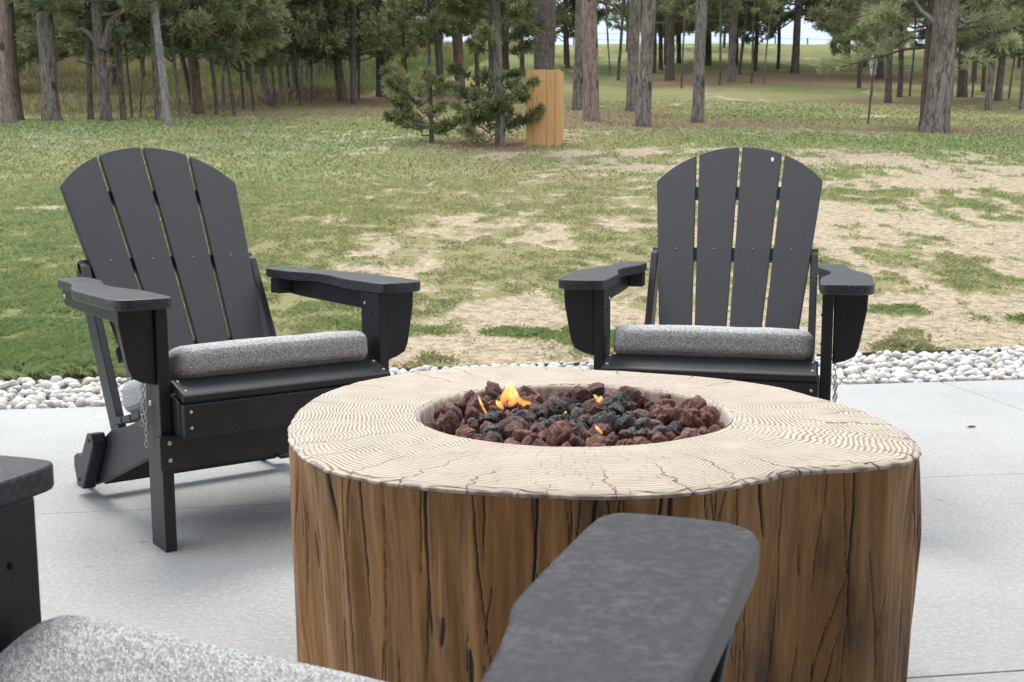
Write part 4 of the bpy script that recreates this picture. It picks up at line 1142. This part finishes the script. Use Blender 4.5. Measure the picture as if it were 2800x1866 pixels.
flame(1320, 908, [[(1313, 895, 2), (1321, 900, 5), (1327, 908, 3)]], 'small dim orange flame against the back rim rocks')

# ------------------------------------------------------------------ chairs
def arc_pts(fn, n): return [fn(i / (n - 1)) for i in range(n)]
SEAT = [(.060, .352), (.04, .358), (-.01, .362), (-.07, .338), (-.145, .302), (-.23, .268), (-.31, .243), (-.38, .226), (-.444, .214)]
def seat_z(f):
    a = sorted(SEAT); return float(np.interp(f, [p[0] for p in a], [p[1] for p in a]))
B0 = np.array([-.4727, .285]); BD = np.array([-.5628, .8266]); BN = np.array([.8266, .5628])
def bp(s, n=0.0):   # back plane: s up the slats, n forward of the back face
    p = B0 + BD * s + BN * n; return float(p[0]), float(p[1])
HW0, HW1, SSH, STOP = .188, .2525, .635, .762
def hw(s): return HW0 + (HW1 - HW0) * min(s, SSH) / SSH
def top_s(x):   # arc of the back
    Rr = ((HW1) ** 2 + (STOP - SSH) ** 2) / (2 * (STOP - SSH)); return STOP - Rr + math.sqrt(Rr * Rr - x * x)
def put_screw(parent, loc, normal, mat='steel', r=.0042):
    n = Vector(normal).normalized()
    v, f = tube([tuple(-n * .001), tuple(n * .0018), tuple(n * .0019)], [r, r * .8, .0004], 8)
    o = link_mesh('screw', SCREW[mat, r], parent) if (mat, r) in SCREW else None
    if o is None:
        v, f = tube([(0, 0, -.001), (0, 0, .0018), (0, 0, .0019)], [r, r * .8, .0004], 8)
        me = np_mesh('screw', v, f, True); me.materials.append(M[mat]); SCREW[mat, r] = me; o = link_mesh('screw', me, parent)
    o.location = loc; o.rotation_euler = n.to_track_quat('Z', 'Y').to_euler()
    return o
SCREW = {}
def make_chair():
    root = empty('adirondack_chair')
    L = M['lumber']
    for s in (1, -1):
        a, b_ = sorted((s * .2665, s * .2935))
        lg = link_mesh('front_leg', bm_mesh('front_leg', box(a, b_, -.085, .006, 0, .5548)), root, L)
        put_screw(lg, (s * .266, -.065, .525), (-s, 0, 0)); put_screw(lg, (s * .266, -.03, .50), (-s, 0, 0), 'hole', .004)
        put_screw(lg, (s * .266, -.015, .43), (-s, 0, 0), 'hole', .003)
        put_screw(lg, (s * .294, -.055, .335), (s, 0, 0), 'steel', .008)
        # bracket under the arm
        g = [(s * .2945, .5545), (s * .374, .5545), (s * .372, .515), (s * .356, .425), (s * .347, .402), (s * .325, .391), (s * .2945, .382)]
        gb = link_mesh('arm_bracket', bm_mesh('arm_bracket', prism_bm(g, 'y', -.030, -.005)), root, L)
        # rail under the arm
        a, b_ = sorted((s * .2945, s * .317))
        rl = link_mesh('arm_rail', bm_mesh('arm_rail', prism_bm([(-.625, .5546), (-.625, .530), (-.610, .512), (-.48, .507), (-.032, .502), (-.032, .5546)], 'x', a, b_)), root, L)
        put_screw(rl, (s * .3175, -.605, .535), (s, 0, 0), 'steel', .0065)
        blk = sorted((s * .2520, s * .2940))
        link_mesh('arm_block', bm_mesh('arm_block', box(blk[0], blk[1], -.590, -.540, .512, .5546)), root, L)
        # arm
        out = [(.278, .040), (.350, .040), (.372, .030), (.386, .010), (.389, -.03), (.389, -.12), (.389, -.26), (.384, -.30), (.366, -.37), (.345, -.43), (.334, -.50), (.330, -.60), (.326, -.632), (.262, -.632), (.250, -.615), (.248, -.55), (.252, -.49), (.268, -.44), (.283, -.38), (.285, -.30), (.270, -.215), (.262, -.188), (.260, -.178), (.259, -.10), (.259, .010), (.264, .030)]
        # smooth the outline
        P = [np.array(p) for p in out]
        for _ in range(1):
            Q = []
            for i in range(len(P)):
                p, q = P[i], P[(i + 1) % len(P)]; Q += [p * .75 + q * .25, p * .25 + q * .75]
            P = Q
        arm = link_mesh('arm', bm_mesh('arm', prism_bm([(s * p[0], p[1]) for p in P], 'z', .5558, .5808, .0035)), root, M['worn'])
        for p_ in arm.data.polygons: p_.use_smooth = False
        # long side rail that ends in the rear foot
        a, b_ = sorted((s * .2480, s * .2660))
        pr = [(.048, .345), (.03, .355), (-.01, .355), (-.07, .331), (-.145, .295), (-.23, .261), (-.31, .236), (-.38, .219), (-.434, .207), (-.49, .180), (-.55, .138), (-.62, .100), (-.69, .083), (-.760, .083), (-.785, .072), (-.790, .045), (-.772, .006), (-.760, 0.0), (-.69, 0.0), (-.52, .052), (-.35, .115), (-.118, .200), (.02, .262), (.040, .272), (.048, .285)]
        link_mesh('side_rail', bm_mesh('side_rail', prism_bm(pr, 'x', a, b_)), root, L)
        # stop block
        a, b_ = sorted((s * .2665, s * .302))
        st = link_mesh('stop_block', bm_mesh('stop_block', prism_bm([(-.530, .184), (-.490, .190), (-.477, .163), (-.590, .022), (-.640, .022), (-.647, .05)], 'x', a, b_, .004)), root, L)
        put_screw(st, (s * .3025, -.510, .168), (s, 0, 0), 'hole', .005); put_screw(st, (s * .3025, -.612, .045), (s, 0, 0), 'hole', .005)
        put_screw(root, (s * .2665, -.715, .045), (s, 0, 0), 'steel', .007)
        # strut from the mid brace down to the rail
        a, b_ = sorted((s * .2262, s * .2475))
        link_mesh('back_strut', bm_mesh('back_strut', prism_bm([(-.735, .580), (-.722, .617), (-.672, .607), (-.430, .196), (-.455, .180), (-.500, .185)], 'x', a, b_)), root, L)
        # chain with its pin
        b = bmesh.new(); 
        zc = .392
        for k in range(9):
            ring_pts = [(math.cos(q) * .0045, 0, math.sin(q) * .0085) for q in np.linspace(0, 2 * PI, 9)]
            if k % 2: ring_pts = [(0, p[0], p[2]) for p in ring_pts]
            v, f = tube([(p[0] + s * .3035, p[1] - .070 - .002 * k, p[2] + zc - k * .0135) for p in ring_pts], [.0014] * 9, 5)
            vs_ = [b.verts.new(q) for q in v]
            for q in f: b.faces.new([vs_[i] for i in q])
        for k in range(7):
            ring_pts = [(math.cos(q) * .0045, 0, math.sin(q) * .0085) for q in np.linspace(0, 2 * PI, 9)]
            if k % 2: ring_pts = [(0, p[0], p[2]) for p in ring_pts]
            v, f = tube([(p[0] + s * .305, p[1] - .056, p[2] + .322 - k * .0135) for p in ring_pts], [.0014] * 9, 5)
            vs_ = [b.verts.new(q) for q in v]
            for q in f: b.faces.new([vs_[i] for i in q])
        link_mesh('chain', bm_mesh('chain', b, True), root, M['steel'])
    # stretcher across the legs, apron, seat slats
    st = link_mesh('front_stretcher', bm_mesh('front_stretcher', box(-.305, .305, .0065, .0305, .195, .270)), root, L)
    for s in (1, -1):
        for z in (.217, .256): put_screw(st, (s * .283, .031, z), (0, 1, 0), 'steel', .0055)
    ap = link_mesh('front_apron', bm_mesh('front_apron', box(-.264, .264, .0505, .0745, .270, .3455)), root, L)
    for s in (1, -1):
        for z in (.293, .329): put_screw(ap, (s * .248, .075, z), (0, 1, 0))
    fs = link_mesh('seat_slat', bm_mesh('seat_slat', prism_bm([(.068, .347), (.070, .364), (.062, .3695), (-.010, .3905), (-.014, .370)], 'x', -.262, .262, .004)), root, L)
    for s in (1, -1):
        for (f_, z_) in ((.052, .3735), (.004, .3875)): put_screw(fs, (s * .250, f_, z_), (0, .23, .97))
    ff = -.022
    k = 0
    while ff > -.40:
        f1 = ff - .062
        z0, z1 = seat_z(ff), seat_z(f1)
        d = np.array([f1 - ff, z1 - z0]); d /= np.linalg.norm(d); n = np.array([-d[1], d[0]]); n = n if n[1] > 0 else -n
        a, b_ = np.array([ff, z0]) + n * .001, np.array([f1, z1]) + n * .001
        link_mesh('seat_slat', bm_mesh('seat_slat', prism_bm([tuple(a), tuple(b_), tuple(b_ + n * .019), tuple(a + n * .019)], 'x', -.262, .262, .003)), root, L)
        ff = f1 - .007; k += 1
    link_mesh('rear_crossbar', bm_mesh('rear_crossbar', box(-.2475, .2475, -.60, -.575, .03, .09)), root, L)
    # back slats: a fan of four boards with an arched top
    gap = .0045
    for k in range(4):
        def xe(i, s): return -hw(s) + 2 * hw(s) * i / 4
        s_top = lambda i: None
        def edge(i, sgn):
            pts = []
            for s in (0.0, SSH * .5, SSH): pts.append((xe(i, s) + sgn * gap, s))
            if 0 < i < 4:
                x = xe(i, SSH) + sgn * gap + (xe(i, SSH) - xe(i, 0)) / SSH * 0.10; pts.append((x, top_s(x)))
            return pts
        le, re_ = edge(k, 1 if k else 0), edge(k + 1, -1 if k < 3 else 0)
        xa, xb = le[-1][0], re_[-1][0]
        arcp = [(xa + (xb - xa) * q / 9, top_s(min(max(xa + (xb - xa) * q / 9, -HW1), HW1))) for q in range(1, 9)]
        poly = le + arcp + list(reversed(re_))
        b = prism_bm(poly, 'z', 0, .021, .0025)
        me = bm_mesh('back_slat', b)
        # map (x, s, n) onto the inclined plane
        co = np.empty(len(me.vertices) * 3); me.vertices.foreach_get('co', co); co = co.reshape(-1, 3)
        o3 = np.stack([co[:, 0], B0[0] + BD[0] * co[:, 1] + BN[0] * co[:, 2], B0[1] + BD[1] * co[:, 1] + BN[1] * co[:, 2]], -1)
        me.vertices.foreach_set('co', o3.ravel()); me.flip_normals(); me.update()
        sl = link_mesh('back_slat', me, root, L)
        s_ = .388; xm = (xe(k, s_) + xe(k + 1, s_)) / 2; f_, z_ = bp(s_, .0212)
        put_screw(sl, (xm, f_, z_), (0, BN[0], BN[1]), 'dullscrew', .0036)
    for nm, sa, sb, w in (('upper_brace', .590, .628, .215), ('middle_brace', .368, .408, .2475), ('lower_brace', .10, .14, .205)):
        pr = [bp(sa, -.024), bp(sa, -.0008), bp(sb, -.0008), bp(sb, -.024)]
        link_mesh(nm, bm_mesh(nm, prism_bm(pr, 'x', -w, w, .003)), root, L)
    return root

def make_cushion():
    N = 30; me = None
    bm = bmesh.new(); bmesh.ops.create_cube(bm, size=2); bmesh.ops.subdivide_edges(bm, edges=bm.edges[:], cuts=30, use_grid_fill=True)
    Wd, T, = .250, .042
    # arc length along the seat
    fs_ = np.linspace(.002, -.405, 60); zs_ = np.array([seat_z(f) + .0235 for f in fs_])
    sl = np.concatenate([[0], np.cumsum(np.hypot(np.diff(fs_), np.diff(zs_)))]); Lh = sl[-1] / 2
    for v in bm.verts:
        p = np.array(v.co)
        # rounded box in x (width), y (along), z (thickness)
        H = np.array([Wd, Lh, T]); r = .030
        q = p * H; inner = np.clip(q, -(H - r), H - r); d = q - inner; n = np.linalg.norm(d)
        if n > 1e-9: q = inner + d / n * r * min(1, n / r * 1.0) if n < r else inner + d / n * r
        puff = (1 - (q[0] / Wd) ** 4) * (1 - (q[1] / Lh) ** 4)
        q[2] *= 1 + .22 * puff if q[2] > 0 else 1.0
        if abs(abs(p[0]) - 1) < 1e-3 or abs(abs(p[1]) - 1) < 1e-3: pass
        s = (q[1] + Lh); s = 2 * Lh - s
        f = np.interp(s, sl, fs_); z = np.interp(s, sl, zs_)
        s2 = np.clip(s + .01, 0, sl[-1]); s1 = np.clip(s - .01, 0, sl[-1])
        t_ = np.array([np.interp(s2, sl, fs_) - np.interp(s1, sl, fs_), np.interp(s2, sl, zs_) - np.interp(s1, sl, zs_)]); t_ /= np.linalg.norm(t_)
        n_ = np.array([t_[1], -t_[0]]); n_ = n_ if n_[1] > 0 else -n_
        h_ = q[2] + T
        wv = .0022 * (float(vnoise(np.array(q[0] * 14 + 9), np.array(q[1] * 14 + 3))) - .5)
        v.co = (q[0], f + n_[0] * (h_ + wv), z + n_[1] * (h_ + wv))
    body = bm_mesh('cover', bm, True)
    pip = []
    for zq in (-.60, .56):
        path = []
        for k in range(97):
            a = 2 * PI * k / 96
            r = .030
            cx, cy = math.cos(a), math.sin(a)
            m_ = (abs(cx) ** 14 + abs(cy) ** 14) ** (-1 / 14)
            x, y = cx * m_ * (Wd - .0036), cy * m_ * (Lh - .0036)
            s = 2 * Lh - (y + Lh); f = np.interp(s, sl, fs_); z = np.interp(s, sl, zs_)
            s2 = np.clip(s + .01, 0, sl[-1]); s1 = np.clip(s - .01, 0, sl[-1])
            t_ = np.array([np.interp(s2, sl, fs_) - np.interp(s1, sl, fs_), np.interp(s2, sl, zs_) - np.interp(s1, sl, zs_)]); t_ /= np.linalg.norm(t_)
            n_ = np.array([t_[1], -t_[0]]); n_ = n_ if n_[1] > 0 else -n_
            h_ = T * (1 + zq * 1.0)
            path.append((x, f + n_[0] * h_, z + n_[1] * h_))
        v, f = tube(path, [.0015] * len(path), 6); pip.append((v, f))
    v, f = join_q(pip)
    return body, np_mesh('piping', v, f, True)
CB, CP = make_cushion()
CB.materials.append(M['fabric']); CP.materials.append(M['piping'])
ch = make_chair()
CH = [((-.5478, 2.8013), 144.12, 'black folding adirondack chair at the left, turned to the right toward the fire table'),
      ((.4928, 2.9629), 194.84, 'black folding adirondack chair facing the camera behind the fire table at the right'),
      ((-.186, .9731), 19.5, 'near black chair in the foreground, only its two arms in the picture')]
CL = ['grey heathered cushion on the seat of the left chair', 'grey heathered cushion on the seat of the chair behind the fire table', 'close grey woven cushion of the foreground chair in the bottom left corner']
def seat_chair(o, spec):
    (x, y), a, lab = spec
    o.location = (x, y, 0); o.rotation_euler = (0, 0, -R(a)); tag(o, lab, 'chair', 'adirondack chairs around the fire table')
chairs = [ch, copy_tree(ch), copy_tree(ch)]
for o, s in zip(chairs, CH): seat_chair(o, s)
for (spec, lab) in zip(CH, CL):
    r_ = empty('seat_cushion', (spec[0][0], spec[0][1], 0), -R(spec[1])); tag(r_, lab, 'cushion', 'grey seat cushions')
    if lab.startswith('close'):
        q = R(7.5); d = R(spec[1]); F_ = Vector((math.sin(d), math.cos(d), 0)); R_ = Vector((math.cos(d), -math.sin(d), 0))
        piv = Vector((spec[0][0], spec[0][1], 0)) - R_ * .20 - F_ * .02
        rel = Matrix.Rotation(-q, 3, 'Z') @ (Vector((spec[0][0], spec[0][1], 0)) - piv)
        r_.location = piv + rel; r_.location.z = -.006; r_.rotation_euler.z -= q
    link_mesh('cover', CB, r_); link_mesh('piping', CP, r_)
# small white spot on the right chair's back
t = NT('white_spot'); M['spot'] = t.set((.75, .75, .72), .7)
sl = [c_ for c_ in chairs[1].children if c_.name.startswith('back_slat')]
v = IC2[0] * np.array([.0045, .009, .0008]); q = bp(.712, .0215); xq = -.100
o3 = np.stack([v[:, 0] + xq, q[0] + BD[0] * v[:, 1] + BN[0] * v[:, 2], q[1] + BD[1] * v[:, 1] + BN[1] * v[:, 2]], -1)
link_mesh('white_mark', np_mesh('white_mark', o3, IC2[1], True), sl[1], M['spot'])

# ------------------------------------------------------------------ small dry leaf on the concrete
x, y = un(2232, 984, 0)
t = NT('dry_leaf'); M['leaf'] = t.set((.07, .05, .035), .9)
v = []; 
b = bmesh.new()
pr = [(-.016, 0, .002), (-.006, .005, .006), (.008, .005, .007), (.018, 0, .003), (.006, -.005, .002), (-.008, -.005, .001)]
vs_ = [b.verts.new(p) for p in pr]; cc = b.verts.new((0, 0, .004))
for i in range(6): b.faces.new([vs_[i], vs_[(i + 1) % 6], cc])
o = link_mesh('dry_leaf', bm_mesh('dry_leaf', b), None, M['leaf']); o.location = (x, y, .001); tag(o, 'tiny dark dry leaf lying on the concrete at the right', 'leaf')

# ------------------------------------------------------------------ the house behind the viewer and its porch roof
t = NT('dark_siding'); M['siding'] = t.set(t.mix(t.noise(8), (0.10, 0.10, 0.10), (0.14, 0.135, 0.13)), .8)
t = NT('porch_ceiling'); M['soffit'] = t.set((0.16, 0.13, 0.10), .8)
hs = empty('house', (0, 0, 0), PA); tag(hs, 'dark sided house wall with a porch roof behind the viewer', 'house')
b = bmesh.new()
for k in range(14): box(-6.5, 8.5, -2.50 - .18 - .012 * (k % 2), -2.50, -.1 + k * .2, -.1 + (k + 1) * .2 - .006, .004, bm=b)
link_mesh('siding', bm_mesh('siding', b), hs, M['siding'])
link_mesh('porch_roof', bm_mesh('porch_roof', box(-6.5, 8.5, -2.45, PORCH, 2.72, 2.95, .01)), hs, M['soffit'])
for x in (-6.2, 8.0): link_mesh('porch_column', bm_mesh('porch_column', box(x, x + .16, PORCH - .3, PORCH - .14, 0, 2.715, .006)), hs, M['siding'])
